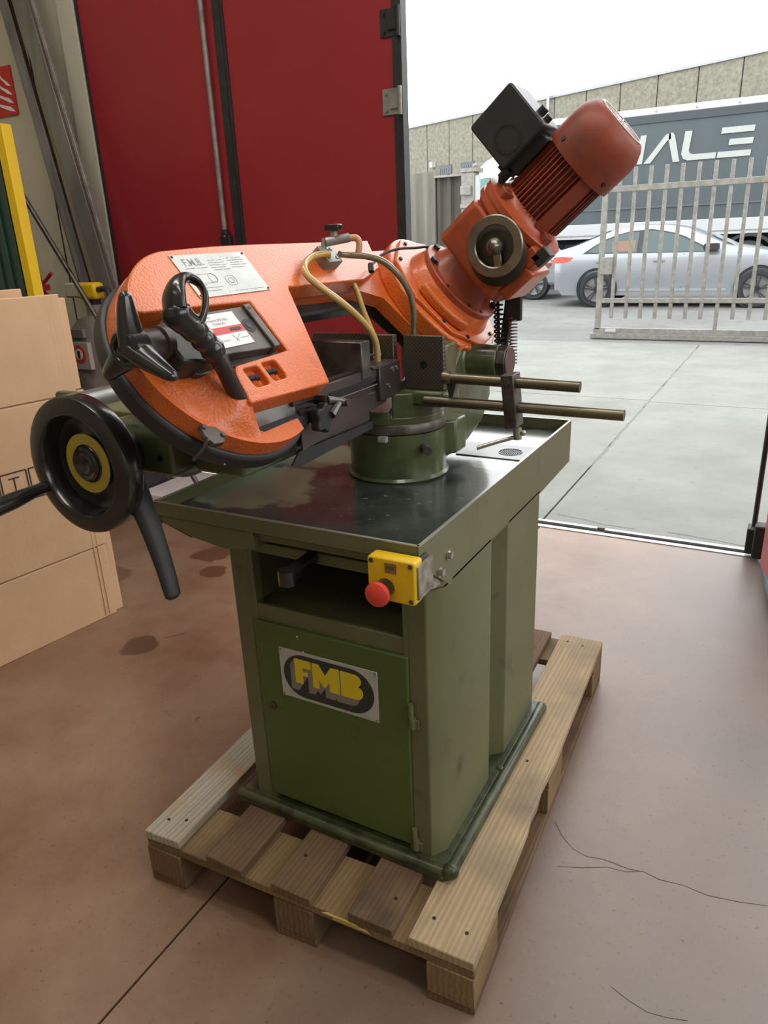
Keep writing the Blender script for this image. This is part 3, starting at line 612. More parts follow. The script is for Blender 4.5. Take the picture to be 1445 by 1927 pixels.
MB().lathe([(.02, 0), (.07, 0), (.08, .02), (.08, .48), (.06, .55), (.025, .58), (.025, .62)], (-2.960, 2.25, .60), (-2.960, 2.25, 1.22), 24).build('cylinder_body', mat('ext_red', (.45, .02, .02), .35), e2)
MB().box((-2.985, 2.23, 1.19), (-2.900, 2.27, 1.225)).tube([(-2.970, 2.25, 1.215), (-2.910, 2.25, 1.245), (-2.840, 2.25, 1.29)], .011, 8).build('lever', MATS['ext_red'], e2)
MB().box((-3.060, 2.3, .56), (-2.860, 2.34, .60)).box((-3.000, 2.3, 0), (-2.920, 2.34, .58)).build('stand', BLACKM, e2)
MB().tube([(-3.010, 2.22, 1.2), (-3.090, 2.22, 1.32), (-3.030, 2.22, 1.43), (-2.970, 2.25, 1.30), (-2.960, 2.25, 1.2)], .014, 8).build('hose', RUBBER, e2)

# flattened cartons
def carton(name, y0, y1, x0, lean, h, label, t=.012, creaseh=(), creasev=(), marks=False, dy=0):
    k = (x0 - -1.2)
    T = Matrix.Translation((x0, y0, 0)) @ Matrix.Rotation(math.atan2(-(.069), .555), 4, 'Z')
    o = thing(name, (x0, y0, 0), label, 'cardboard', group=None)
    b = MB(T)
    L_ = y1 - y0; zs = sorted([0] + list(creaseh) + [h]); ys = sorted([0] + list(creasev) + [L_])
    n = 0
    for i in range(len(zs) - 1):
        sh = random.uniform(-.002, .002)
        b2 = MB(T).box((-t, .0, zs[i] + .0025 * (i > 0)), (0 + sh, L_ + random.uniform(-.008, .008), zs[i + 1] - .0025 * (i < len(zs) - 2)))
        b2.build('panel', CARD, o, bevel=.003)
    core = MB(T).box((-t + .002, .002, .002), (-.003, L_ - .01, h - .004)).build('core_sheet', CARDE, o)
    for yy in creasev:
        MB(T).box((-.0005, yy - .002, .01), (.0018, yy + .002, h - .01)).build('crease', CARDE if False else CARD, o)
    return o, T
ca, TA = carton('cardboard_sheet', -.35, .95, -1.30, 0, 1.265, 'front flattened carton with printed handling symbols, creased across', creaseh=(.305, .91), creasev=(.62, 1.245, 1.262), t=.014)
mk = MB(TA)
def ln(y0, z0, y1, z1, w=.0022):
    d = Vector((0, y1 - y0, z1 - z0)); n = d.normalized(); s_ = Vector((0, -n.z, n.y)) * w
    a = Vector((.0022, y0, z0)); c = Vector((.0022, y1, z1)); vs = [a - s_, c - s_, c + s_, a + s_]
    mk.add([tuple(v) for v in vs] + [(v.x - .003, v.y, v.z) for v in vs], [(0, 1, 2, 3), (7, 6, 5, 4), (0, 4, 5, 1), (1, 5, 6, 2), (2, 6, 7, 3), (3, 7, 4, 0)])
for yc in (.845, .95, 1.055):
    for a, b_, c, d in ((yc, .575, yc + .095, .575), (yc, .685, yc + .095, .685), (yc, .575, yc, .685), (yc + .095, .575, yc + .095, .685)): ln(a, b_, c, d)
for yc in (.892, .997): ln(yc, .60, yc, .665); ln(yc - .02, .665, yc + .02, .665); ln(yc - .025, .60, yc + .025, .60)
mk.build('printed_symbols', INK, ca, smooth=False, fix=True)
carton('cardboard_sheet', -.35, .985, -1.318, 0, 1.25, 'second flattened carton standing right behind the printed one', creaseh=(.41, .92))
carton('cardboard_sheet', -.3, .84, -1.345, 0, 1.29, 'rearmost flattened carton with torn top edge by green panel', creaseh=(.45,))

# ================================================================ PALLET
PRZ = .0402
pal = thing('pallet', (0, 0, 0), 'worn wooden pallet carrying the green bandsaw', 'pallet', rz=PRZ)
PM = Matrix.Rotation(PRZ, 4, 'Z')
LEN, WID = 1.24, .802
def board(name, x0, x1, y0, y1, z0, z1, m, jag=.006, shape=None):
    b = MB(PM)
    P = [(x0, y0), (x1, y0 + random.uniform(-jag, jag)), (x1, y1), (x0, y1)] if shape is None else shape
    b.prism(P, z0, z1)
    c = ((x0 + x1) / 2, (y0 + y1) / 2, z0)
    return b.build(name, m, pal, bevel=.002, seg=1, origin=tuple(PM @ Vector(c)))
Z0, Z1, Z2, Z3 = .022, .100, .122, .144
deck = [(0, .098, 0, LEN, WOODG), (.178, .278, .0, LEN, WOODD), (.352, .452, -.004, LEN, WOODD), (.535, .635, .0, LEN, WOODD), (.668, .802, 0, LEN, WOODP)]
DK = []
for x0, x1, y0, y1, m in deck:
    sh = None
    if x0 == .668:  # right deck board with its split outer edge
        sh = [(.668, 0), (.802, 0), (.802, .36), (.7985, .40), (.801, .44), (.796, .50), (.7985, .54), (.802, .62), (.802, 1.24), (.668, 1.24)]
    o = board('deck_board', x0, x1, y0, y1, Z2, Z3, m, shape=sh); DK.append(o)
tag(DK[0], 'grey ribbed outer deck board'); tag(DK[-1], 'pale outer deck board with split edge')
for k, yc in enumerate((0.0, LEN / 2 - .07, LEN - .145)):
    o = board('cross_board', 0, WID, yc + .004, yc + .145, Z1, Z2, WOODO)
for k, yc in enumerate((0.0, LEN / 2 - .07, LEN - .145)):
    for x0, x1 in ((.0, .097), (.352, .45), (.705, .802)):
        board('block', x0, x1, yc, yc + .145, Z0, Z1, WOODO if x0 > .6 else WOODD, jag=0)
for x0, x1 in ((.0, .097), (.352, .45), (.705, .802)):
    board('bottom_board', x0, x1, 0, LEN, 0, Z0, WOODD)
nm = mat('nail', (.03, .025, .02), .6, .5)
for (dx, dy, bi) in ((.03, .05, 0), (.07, .065, 0), (.03, .09, 2), (.075, .07, 3), (.03, .06, 4), (.10, .055, 4), (.07, .58, 4), (.03, 1.20, 4), (.08, 1.19, 4)):
    x0 = deck[bi][0] + dx
    MB(PM).cyl((x0, dy, Z3 - .002), (x0, dy, Z3 + .0012), .0038, 8).build('nail', nm, DK[bi])
# bright splintered wood on the front cross board
sp = MB(PM)
for (xa, xb, za) in ((.475, .56, .116), (.50, .585, .111)): sp.prism([(xa, -.0015), (xb, -.001), (xb - .02, .006), (xa + .02, .006)], za, za + .0035)
sp_ = sp.build('splinters', mat('fresh_wood', (.50, .36, .12), .7), pal, smooth=False); sp_['kind'] = 'stuff'

# ================================================================ BANDSAW
saw = thing('bandsaw', (.40, .5, .144), 'green metal-cutting bandsaw with orange bow on a wooden pallet', 'saw')
XL, XR, YF, YB = .155, .659, .201, .817
# base plate
MB().prism([(.13, .175), (.675, .172), (.695, .19), (.695, .84), (.13, .84)], .145, .158).box((.14, .185, .158), (.675, .83, .170)).tube([(.135, .186, .162), (.4, .183, .163), (.67, .183, .162), (.684, .2, .162), (.684, .5, .162), (.684, .83, .162)], .0125, 10, sub=1).ball((.688, .186, .168), .018, 12).cyl((.672, .525, .168), (.672, .525, .1745), .008, 12).build('base_plate', BASEG, saw, bevel=.003)
# cabinet body: side walls, columns, back, shelf compartment
cab = MB()
side = [(.60, YF), (.636, YF), (XR, .235), (XR, .480), (.622, .515), (.622, .548), (XR, .585), (XR, YB), (.62, YB)]
cab.prism([(.597, YF), (.636, YF), (XR, .235), (XR, .480), (.625, .512), (.622, .548), (XR, .585), (XR, YB), (.60, YB)], .165, .80)
cab.prism([(.597, YF), (.636, YF), (XR, .235), (XR, YB), (.60, YB)], .79, .885)
cab.prism([(.222, YF), (.18, YF), (XL, .235), (XL, YB), (.222, YB)], .165, .885)
cab.box((.21, YB - .02, .165), (.62, YB, .885)).box((.21, YF + .012, .165), (.61, YB - .02, .19))
cab.box((.215, YF + .005, .655), (.60, YB - .02, .675)).box((.215, YF + .004, .645), (.60, YF + .016, .685))
cab.box((.222, YF + .012, .80), (.60, YF + .022, .825))
cab.box((.20, YF + .002, .165), (.235, YF + .03, .885)).box((.585, YF + .001, .165), (.61, YF + .03, .885))
cabo = cab.build('cabinet_body', GREEN, saw, bevel=.003, fix=False)
# door
dr = MB().box((.229, YF - .004, .186), (.597, YF + .012, .648)).build('door', GREEN_F, saw, bevel=.004)
def dY(x, z, y=YF - .004): return (x, y, z)
MB().box((.289, YF - .0062, .478), (.529, YF - .004, .598)).build('nameplate', PLATE, dr, bevel=.0008, seg=1)
nmz = MB(frame((.289, YF - .0062, .478), (1, 0, 0), (0, 0, 1), (0, -1, 0)))
nmz.mat(0).prism(arc(.061, .060, .052, 90, 270, 16) + arc(.179, .060, .052, -90, 90, 16), 0, .0008)
def letters(mi, ox, oy, z0, z1):
    nmz.mat(mi)
    Fp = [(0, 0), (.016, 0), (.016, .018), (.027, .018), (.027, .026), (.016, .026), (.016, .034), (.034, .034), (.034, .050), (0, .050)]
    Mp = [(.037, 0), (.050, 0), (.050, .018), (.061, .004), (.072, .018), (.072, 0), (.092, 0), (.092, .050), (.076, .050), (.063, .030), (.050, .050), (.037, .050)]
    Bp = [(.095, 0), (.125, 0)] + arc(.125, .0135, .0135, -90, 80, 6) + arc(.123, .037, .0125, -70, 90, 6) + [(.095, .050)]
    for P in (Fp, Mp, Bp): nmz.prism([(a * 1.2 + ox, b * 1.18 + oy) for a, b in P], z0, z1)
for k in range(7): letters(1, .037 - k * .0016, .040 - k * .0026, .0008, .0011 + (6 - k) * .00008)
letters(2, .040, .043, .0008, .0021)
nmz.mat(1)
for a, b in ((.005, .005), (.235, .005), (.005, .115), (.235, .115)): nmz.cyl((a, b, 0), (a, b, .0012), .0025, 8)
nmz.build('logo_lettering', [INK, mat('grey_shadow_ink', (.22, .21, .19), .5), YINK], dr, smooth=False)
MB().lathe([(.0105, 0), (.0105, .003), (.006, .005)], (.256, YF - .004, .437), (.256, YF - .02, .437), 16).box((.2545, YF - .0105, .433), (.2575, YF - .008, .441)).build('lock', BRASS, dr)
for z in (.545, .235):
    MB().cyl((.602, YF - .006, z - .03), (.602, YF - .006, z), .006, 10).cyl((.604, YF - .004, z - .055), (.604, YF - .004, z - .03), .0075, 10).box((.600, YF - .006, z - .055), (.618, YF - .001, z - .035)).build('hinge', GREEN, dr)
for x, z in ((.34, .632), (.352, .598), (.462, .585)): MB().cyl((x, YF - .004, z), (x, YF - .0055, z), .002, 8).build('rivet', WHITE, dr)
# knee lever under the tray
MB().tube([(.355, .45, .80), (.40, .11, .822)], .011, 10, sub=1, flat=1.6).cyl((.40, .105, .807), (.40, .105, .836), .017, 16).build('swivel_lever', BLACK, saw)
# tray
TX0, TX1, TY0, TY1, TZ = .055, .659, .133, 1.087, .915
t_ = MB()
t_.box((TX0, TY0, .884), (TX1 - .003, TY0 + .004, TZ))
t_.box((TX0, TY0, .862), (TX0 + .004, TY1, TZ)).box((TX0, TY1 - .004, .80), (TX1, TY1, TZ))
t_.prism([(TY0, TZ), (TY1 + .003, TZ), (TY1 + .003, .797), (.814, .788), (.812, .797), (.275, .797), (.264, .784), (.136, .876), (TY0, .886)], TX1 - .003, TX1 + .0004, plane='yz')
t_.prism([(TX0, .884), (TX0, .872), (.15, .845), (.225, .835), (.3, .845), (.3, .884)], TY0 + .005, TY0 + .06, plane='xz')
t_.box((TX0 + .004, TY0 + .02, .86), (TX1 - .004, TY0 + .05, .884))
t_.prism([(TY0, .886), (.30, .886), (.30, .80), (.22, .80), (.15, .86)], TX0 + .001, TX0 + .004, plane='yz')
tr_ = t_.build('tray', GREEN, saw, bevel=.001, seg=1, fix=True)
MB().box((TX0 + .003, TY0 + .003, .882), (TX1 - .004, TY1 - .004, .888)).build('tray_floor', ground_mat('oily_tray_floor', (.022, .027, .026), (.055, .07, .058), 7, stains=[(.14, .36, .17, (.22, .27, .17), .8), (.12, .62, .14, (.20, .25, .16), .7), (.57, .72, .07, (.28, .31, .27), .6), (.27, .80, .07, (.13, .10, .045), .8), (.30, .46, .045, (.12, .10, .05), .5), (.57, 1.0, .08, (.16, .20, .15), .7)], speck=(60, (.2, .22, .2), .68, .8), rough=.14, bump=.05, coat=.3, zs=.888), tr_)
MB().box((TX0 + .001, TY0 - .0005, TZ - .001), (TX1, TY0 + .005, TZ + .0008)).box((TX1 - .004, TY0, TZ - .001), (TX1 + .0015, TY1, TZ + .0008)).box((TX0, TY0, TZ - .001), (TX0 + .005, TY1, TZ + .0008)).box((TX0, TY1 - .005, TZ - .001), (TX1, TY1, TZ + .0008)).build('rim_edge', mat('worn_edge_metal', (.5, .5, .46), .35, .7), tr_)
dp = MB().prism([(.46, .752), (.652, .752), (.652, .872), (.44, .872)], .888, .8905)
dp.build('drain_cover', mat('wet_steel', (.16, .17, .17), .32, .6), tr_, bevel=.0005, seg=1)
dm = MB()
for k in range(11):
    for j in range(11):
        a = (k - 5) * .0052; b = (j - 5) * .0052
        if a * a + b * b < .0275 ** 2: dm.cyl((.583 + a, .81 + b, .8905), (.583 + a, .81 + b, .8911), .0017, 6)
o = dm.mat(1).lathe([(.030, 0), (.030, .001), (.028, .001), (.028, 0)], (.583, .81, .8905), (.583, .81, .95), 32, cap=False).build('drain_holes', [DARK, STEEL], tr_); o['kind'] = 'stuff'
for x, z in ((.252, .852), (.214, .834)):
    MB().cyl((XR, x, z), (XR + .009, x, z), .0075, 6).cyl((XR, x, z), (XR + .0025, x, z), .0105, 16).build('bolt', STEELL, tr_)
# emergency stop
sb = MB().prism(rrect(.578, .820, .668, .900, .006), .098, .128, plane='xz').build('stop_box', YEL, saw, bevel=.003, fix=True)
MB().prism(rrect(.581, .823, .666, .897, .005), .128, .155, plane='xz').build('box_back', BLACKM, sb, fix=True)
MB().cyl((.612, .098, .846), (.612, .082, .846), .017, 24).build('button_collar', BLACK, sb)
MB().lathe([(.011, 0), (.013, .006), (.020, .012), (.0225, .018), (.0215, .023), (.016, .0265), (.004, .028)], (.612, .088, .846), (.612, .05, .846), 28).build('stop_button', REDP, sb)
for x, z in ((.586, .828), (.660, .828), (.586, .892), (.660, .892)): MB().cyl((x, .098, z), (x, .0965, z), .0042, 12).build('screw', STEEL, sb)
MB().box((.612, .0972, .874), (.634, .0985, .892)).mat(1).text('STOP', frame((.623, .0970, .8815), (1, 0, 0), (0, 0, 1), (0, -1, 0)), .0055, .0002, align='CENTER').build('label', [mat('bronze_label', (.25, .20, .08), .4, .5), INK], sb, smooth=False)
MB().prism([(.666, .105), (.672, .105), (.672, .16), (.664, .16)], .83, .89).prism([(.128, .835), (.128, .885), (.235, .835), (.235, .80), (.20, .805)], .640, .654, plane='yz').build('bracket', mat('worn_grey_bracket', (.33, .31, .26), .6, c2=(.12, .11, .09), scale=40), sb, fix=True)
# turret
TC = (.385, .588)
MB().lathe([(.115, 0), (.118, .004), (.112, .010), (.111, .108)], (*TC, .888), (*TC, 1.2), 64).build('turret_base', GREEN_D, saw)
MB().lathe([(.1085, 0), (.1115, .003), (.1115, .020), (.1085, .024)], (*TC, .996), (*TC, 1.2), 64).build('swivel_ring', STEEL, saw)
# the turntable is split by the blade slot
tt = MB()
for a0, a1, zt in ((-68, 108, 1.088), (112, 289, 1.048)):
    tt.prism([(TC[0] + a, TC[1] + b) for a, b in arc(0, 0, .1075, a0, a1, 24)], 1.02, zt)
tt.prism([(TC[0] + a, TC[1] + b) for a, b in arc(0, 0, .1085, 0, 360, 48)][:-1], 1.018, 1.036)
tt.build('turntable', GREEN_D, saw, bevel=.003, fix=True)
MB().box((TC[0] + .012, TC[1] - .118, .985), (TC[0] + .032, TC[1] - .105, .997)).cyl((TC[0] + .018, TC[1] - .118, .991), (TC[0] + .018, TC[1] - .1195, .991), .002, 8).cyl((TC[0] + .027, TC[1] - .118, .991), (TC[0] + .027, TC[1] - .1195, .991), .002, 8).build('index_mark', PLATE, saw)
# right jaw support and lock bolt boss
MB().prism([(.436, .515), (.532, .515), (.538, .53), (.536, .60), (.45, .66), (.43, .6)], 1.06, 1.093).prism([(.44, .54), (.53, .54), (.53, .60), (.44, .60)], 1.09, 1.19).build('jaw_support', GREEN_D, saw, bevel=.006, fix=True)
JM = mat('knurled_steel', (.085, .08, .07), .4, .7)
nt = JM.node_tree; bs = nt.nodes['Principled BSDF']; tcn = nt.nodes.new('ShaderNodeTexCoord'); mpn = nt.nodes.new('ShaderNodeMapping'); mpn.inputs['Rotation'].default_value = (0, PI / 4, 0)
ck = nt.nodes.new('ShaderNodeTexBrick'); ck.inputs['Scale'].default_value = 80; ck.offset = 0; ck.inputs['Mortar Size'].default_value = .05; ck.inputs['Brick Width'].default_value = .5; ck.inputs['Row Height'].default_value = .5
mp2 = nt.nodes.new('ShaderNodeMapping'); mp2.inputs['Rotation'].default_value = (PI / 2, 0, 0)
nt.links.new(tcn.outputs['Object'], mpn.inputs['Vector']); nt.links.new(mpn.outputs['Vector'], mp2.inputs['Vector']); nt.links.new(mp2.outputs['Vector'], ck.inputs['Vector'])
bpn = nt.nodes.new('ShaderNodeBump'); bpn.inputs['Strength'].default_value = .9; bpn.inputs['Distance'].default_value = .001; nt.links.new(ck.outputs['Fac'], bpn.inputs['Height']); nt.links.new(bpn.outputs['Normal'], bs.inputs['Normal'])
mxn = nt.nodes.new('ShaderNodeMix'); mxn.data_type = 'RGBA'; mxn.inputs[6].default_value = (.15, .135, .11, 1); mxn.inputs[7].default_value = (.055, .05, .042, 1); nt.links.new(ck.outputs['Fac'], mxn.inputs[0]); nt.links.new(mxn.outputs[2], bs.inputs['Base Color'])
j1 = MB().box((.437, .530, 1.094), (.529, .542, 1.207)).build('fixed_jaw', JM, saw, bevel=.0012, seg=1)
MB().lathe([(.0085, 0), (.0085, .001), (.006, .0012), (.006, .0002), (.002, .0002)], (.483, .530, 1.148), (.483, .5, 1.148), 20).build('jaw_bolt', BLACK, j1)
j2 = MB().box((.205, .530, 1.094), (.412, .548, 1.207)).build('fixed_jaw', JM, saw, bevel=.0012, seg=1)
mj = MB().box((.262, .368, 1.14), (.428, .402, 1.213)).build('moving_jaw', STEEL, saw, bevel=.0015, seg=1)
MB().lathe([(.066, 0), (.066, .055), (.060, .062), (.03, .064)], (.325, .44, 1.085), (.325, .44, 1.3), 40).build('jaw_slide', GREEN_D, saw)
# vice bed / arm running to the front, below the bow
MB().prism([(.05, 1.025), (.05, 1.062), (.075, 1.075), (.5, 1.075), (.5, 1.022)], .262, .372, plane='yz').prism([(-.002, 1.03), (.06, 1.03), (.06, 1.12), (.012, 1.118), (-.002, 1.10)], .125, .262, plane='yz').build('vice_arm', GREEN_D, saw, bevel=.006, fix=True)
MB().prism([(.0, .115), (.262, .115), (.262, .33), (.05, .30)], 1.075, 1.088).box((-.27, .24, 1.052), (.20, .56, 1.066)).build('feed_table', GREEN, saw, bevel=.003, fix=True)
MB().lathe([(.007, 0), (.007, .002), (.004, .002), (.004, 0)], (.236, -.002, 1.062), (.236, -.1, 1.062), 16).build('clamp_screw', STEEL, saw)
MB().prism([(-.05, 1.03), (-.05, 1.085), (.30, 1.09), (.30, 1.03)], .06, .12, plane='yz').build('vice_bracket', GREEN_D, saw, bevel=.008, fix=True)
# roller at the infeed side
RO = MB().cyl((-.245, .225, 1.073), (-.245, .60, 1.073), .0285, 32).build('feed_roller', mat('roller_steel', (.34, .35, .33), .35, .7, c2=(.24, .24, .22), scale=14), saw, bevel=.002)
MB().prism(rrect(-.285, 1.035, -.215, 1.108, .012), .205, .222, plane='xz').box((-.252, .201, 1.068), (-.242, .206, 1.078)).build('roller_bracket', GREEN, saw, bevel=.004, fix=True)
MB().prism(rrect(-.285, 1.035, -.215, 1.108, .012), .605, .622, plane='xz').build('roller_bracket', GREEN, saw, bevel=.004, fix=True)
MB().box((-.285, .205, 1.03), (-.20, .622, 1.05)).box((-.215, .24, 1.03), (.13, .30, 1.052)).build('roller_frame', GREEN, saw, bevel=.003)
# vice screw, handwheel, clamp lever
HX, HZ, HY = .151, 1.064, -.10
MB().cyl((HX, -.06, HZ), (HX, .36, HZ), .014, 20).lathe([(.030, 0), (.033, .004), (.033, .062), (.028, .068)], (HX + .012, -.058, HZ), (HX + .012, .02, HZ), 32).build('vice_screw', STEEL, saw)
HX -= .005
hw = MB().lathe([(.054, .030), (.066, .034), (.080, .030), (.084, .010), (.0855, .0), (.088, -.003), (.0895, -.001), (.112, -.001), (.116, .001), (.118, .006), (.118, .030), (.115, .034), (.096, .034), (.062, .046), (.03, .046)], (HX, HY, HZ), (HX, HY + .1, HZ), 64, cap=False)
hw.lathe([(.0, .020), (.030, .020), (.034, .024), (.054, .030)], (HX, HY, HZ), (HX, HY + .1, HZ), 40, cap=False)
hwo = hw.build('handwheel', BLACK, saw, fix=True)
MB().lathe([(.0335, 0), (.0335, -.0022), (.0515, -.0022), (.0515, 0)], (HX, HY + .0235, HZ), (HX, HY + .1, HZ), 48, cap=False).build('yellow_ring', mat('ring_yellow', (.50, .38, .05), .4), hwo, fix=True)
MB().lathe([(.030, .0), (.030, -.006), (.026, -.009), (.020, -.007), (.016, -.010), (.010, -.006), (.0, -.006)], (HX, HY + .022, HZ), (HX, HY + .1, HZ), 32, cap=False).build('hub_cap', BLACK, hwo, fix=True)
MB().tube([(HX - .088, HY + .010, HZ - .043), (HX - .093, HY - .02, HZ - .047), (HX - .098, HY - .06, HZ - .052), (HX - .102, HY - .10, HZ - .056), (HX - .106, HY - .13, HZ - .06)], [.0095, .0105, .0145, .0155, .013], 16).build('crank_grip', BLACK, hwo)
lv = MB().cyl((HX + .012, -.055, HZ), (HX + .012, .006, HZ), .041, 32).build('lever_collar', mat('worn_black_steel', (.05, .048, .042), .35, .6, c2=(.09, .085, .075), scale=25), saw, bevel=.003)
MB().tube([(HX + .045, -.045, HZ - .005), (HX + .066, -.05, HZ - .035), (HX + .100, -.058, HZ - .10), (HX + .128, -.066, HZ - .17), (HX + .143, -.072, HZ - .212), (HX + .146, -.0735, HZ - .221), (HX + .148, -.074, HZ - .226)], [.030, .024, .0195, .0165, .015, .014, .006], 16, flat=.62).build('clamp_lever', BLACKM, lv)

# swivel casting with hub at the back
MB().prism([(.60, .905), (.70, .905), (.80, .915), (.90, .945), (.955, 1.0), (.95, 1.06), (.86, 1.10), (.84, 1.165), (.76, 1.165), (.72, 1.12), (.62, 1.09)], .40, .475, plane='yz').cyl((.40, .80, 1.115), (.482, .80, 1.115), .050, 36).build('swivel_casting', GREEN_D, saw, bevel=.008, fix=True)
MB().box((.475, .645, .93), (.505, .70, 1.0)).prism([(.47, .60), (.51, .64), (.51, .70), (.47, .72)], .925, 1.005).lathe([(.022, 0), (.022, .012), (.012, .016)], (.455, .545, .965), (.490, .505, .965), 20).build('locking_boss', GREEN_D, saw, bevel=.005, fix=True)
MB().cyl((.478, .532, .965), (.500, .507, .965), .010, 16).build('locking_screw', STEEL, saw)
MB().cyl((.475, .80, 1.115), (.556, .80, 1.115), .0405, 40).build('pivot_hub', GREEN_D, saw, bevel=.003)
MB().cyl((.556, .80, 1.115), (.578, .80, 1.115), .0400, 8).mat(1).cyl((.577, .80, 1.115), (.582, .80, 1.115), .035, 32).build('pivot_nut', [STEEL, mat('rusty_face', (.14, .085, .065), .5, .4)], saw, bevel=.003)
# stop rods
MB().cyl((.545, .50, 1.128), (.823, .50, 1.124), .0108, 20).lathe([(.0140, 0), (.0140, .014), (.011, .018)], (.543, .50, 1.128), (.6, .50, 1.127), 20).build('stop_rod', BRASS, saw)
MB().cyl((.50, .50, 1.078), (.907, .50, 1.076), .0108, 20).build('stop_rod', BRASS, saw)
for o in (saw,): pass
sc_ = MB().prism([(.672, 1.142), (.698, 1.144), (.708, 1.04), (.684, 1.036)], .478, .522, plane='xz').build('stop_clamp', STEEL, saw, bevel=.002, fix=True)
MB().cyl((.683, .478, 1.128), (.683, .472, 1.128), .0095, 6).build('clamp_bolt', STEEL, sc_)
MB().cyl((.702, .50, 1.036), (.704, .50, 1.012), .0085, 14).ball((.715, .50, 1.026), .006, 10).tube([(.698, .50, 1.016), (.66, .482, 1.005), (.628, .470, .994)], .0042, 10).build('clamp_tommy_bar', STEELL, sc_)
MB().prism([(.548, 1.12), (.572, 1.125), (.562, 1.085), (.556, 1.08)], .50, .515, plane='xz').build('stop_finger', STEEL, saw, fix=True)
# springs behind the hub
def spring(p0, p1, r, n, w, name='spring', m=BLACKM):
    A, Ln = axis_frame(p0, p1); P = [A @ Vector((r * math.cos(2 * PI * k / 12), r * math.sin(2 * PI * k / 12), Ln * k / (12 * n))) for k in range(12 * n + 1)]
    return MB().tube(P, w, 6, sub=1)
spring((.525, .88, 1.12), (.497, .93, 1.31), .0105, 17, .0028).build('spring', BLACKM, saw)
MB().cyl((.525, .88, 1.08), (.495, .935, 1.33), .004, 8).build('spring_rod', BLACKM, saw)
spring((.567, .86, 1.10), (.555, .89, 1.205), .0095, 14, .0019).build('spring', GALVR, saw)
MB().box((.535, .885, 1.20), (.575, .90, 1.30)).prism([(.512, 1.10), (.53, 1.10), (.56, 1.30), (.535, 1.30)], .90, .915, plane='xz').build('spring_guide', BLACKM, saw, bevel=.002, fix=True)

# ---------------------------------------------------------------- bow
ca_ = math.radians(41.03)
BO = Vector((.333, .050, 1.218)); VB = Vector((0, 1, 0)); VE = Vector((-math.sin(ca_), 0, math.cos(ca_))); VN = Vector((math.cos(ca_), 0, math.sin(ca_)))
BW = frame(BO, VB, VE, VN)        # local: s along the bow, h across it, k out of its face
RW = .178; LW = .80
Ccover = arc(0, 0, .186, 90, 300, 40) + [(.12, -.155), (.16, -.12), (.235, .06), (.60, .055), (.635, -.02), (.66, -.10), (.70, -.155)] + arc(LW, 0, .186, 240, 450, 40)
MB(BW).prism(Ccover, -.032, .0).build('rear_cover', RUBBER, saw, bevel=.006, fix=True)
# low body of the casting
Clow = arc(0, 0, RW, 90, 286, 42) + [(.052, -.150), (.040, -.150), (-.040, -.152), (-.050, -.145), (-.052, -.105), (-.02, -.092), (.135, -.092), (.224, .078), (.25, .086), (.52, .076), (.60, .045), (.62, -.02), (.65, -.10), (.70, -.150)] + arc(LW, 0, RW, 235, 450, 40)
MB(BW).prism(Clow, 0, .032).build('bow_casting', ORANGE, saw, bevel=.005, fix=True)
# raised face: upper front part, top beam, part right of the tension slot
up = MB(BW)
P = arc(0, 0, RW - .002, 96, 156, 16) + [(-.14, .066), (-.02, .064), (.094, .060), (.096, -.045), (-.045, -.050), (-.058, -.066), (-.064, -.090), (-.070, -.116), (.140, -.124), (.222, .072), (.228, .079), (.50, .074), (.60, .10), (.64, .178), (.20, .181), (.10, .180)]
up.prism(P, .03, .070)
face_o = up.build('bow_face', ORANGE, saw, bevel=.004, seg=3, fix=True)
for (a, b) in ((-.018, -.076), (.030, -.074)): cut(face_o, MB(BW).prism(rrect(a - .0185, b - .018, a + .0185, b + .018, .006), .054, .09))
# swelling under the grip foot, down to the front lower rim
vs = []; fs = []; NU, NV = 34, 34
def gauss(a, b, sa, sb): return math.exp(-((a / sa) ** 2 + (b / sb) ** 2))
for i in range(NU + 1):
    for j in range(NV + 1):
        s_ = -.172 + .118 * i / NU; h_ = -.158 + .128 * j / NV
        r_ = math.hypot(s_, h_)
        q = gauss(s_ + .070, h_ + .098, .034, .040) * .034 + gauss(s_ + .080, h_ + .045, .045, .03) * .020
        q += gauss(s_ + .150, 0, .012, 1) * .006
        edge_ = min(1, max(0, (.174 - r_) / .018)); q *= edge_ ** .5
        if r_ > .174: f = .174 / r_; s2, h2 = s_ * f, h_ * f
        else: s2, h2 = s_, h_
        vs.append((s2, h2, .0300 + q + .0025 * edge_))
for i in range(NU):
    for j in range(NV): a = i * (NV + 1) + j; fs.append((a, a + NV + 1, a + NV + 2, a + 1))
n_ = len(vs); vs += [(a, b, .020) for a, b, c in vs]; fs2 = [tuple(k + n_ for k in f[::-1]) for f in fs]
for i in range(NU):
    a = i * (NV + 1); b_ = a + NV + 1; fs2 += [(a, a + n_, b_ + n_, b_), (a + NV, b_ + NV, b_ + NV + n_, a + NV + n_)]
for j in range(NV):
    a = j; c_ = NU * (NV + 1) + j; fs2 += [(a, a + 1, a + 1 + n_, a + n_), (c_, c_ + n_, c_ + 1 + n_, c_ + 1)]
MB(BW).add(vs, fs + fs2).build('grip_foot_boss', ORANGE, saw, fix=True)
# screws in the square recesses
for (a, b) in ((-.018, -.076), (.030, -.074)):
    MB(BW).cyl((a - .012, b + .006, .056), (a + .004, b, .066), .0045, 12).cyl((a + .002, b, .064), (a + .006, b - .001, .068), .0065, 6).build('recess_screw', BLACKM, saw)
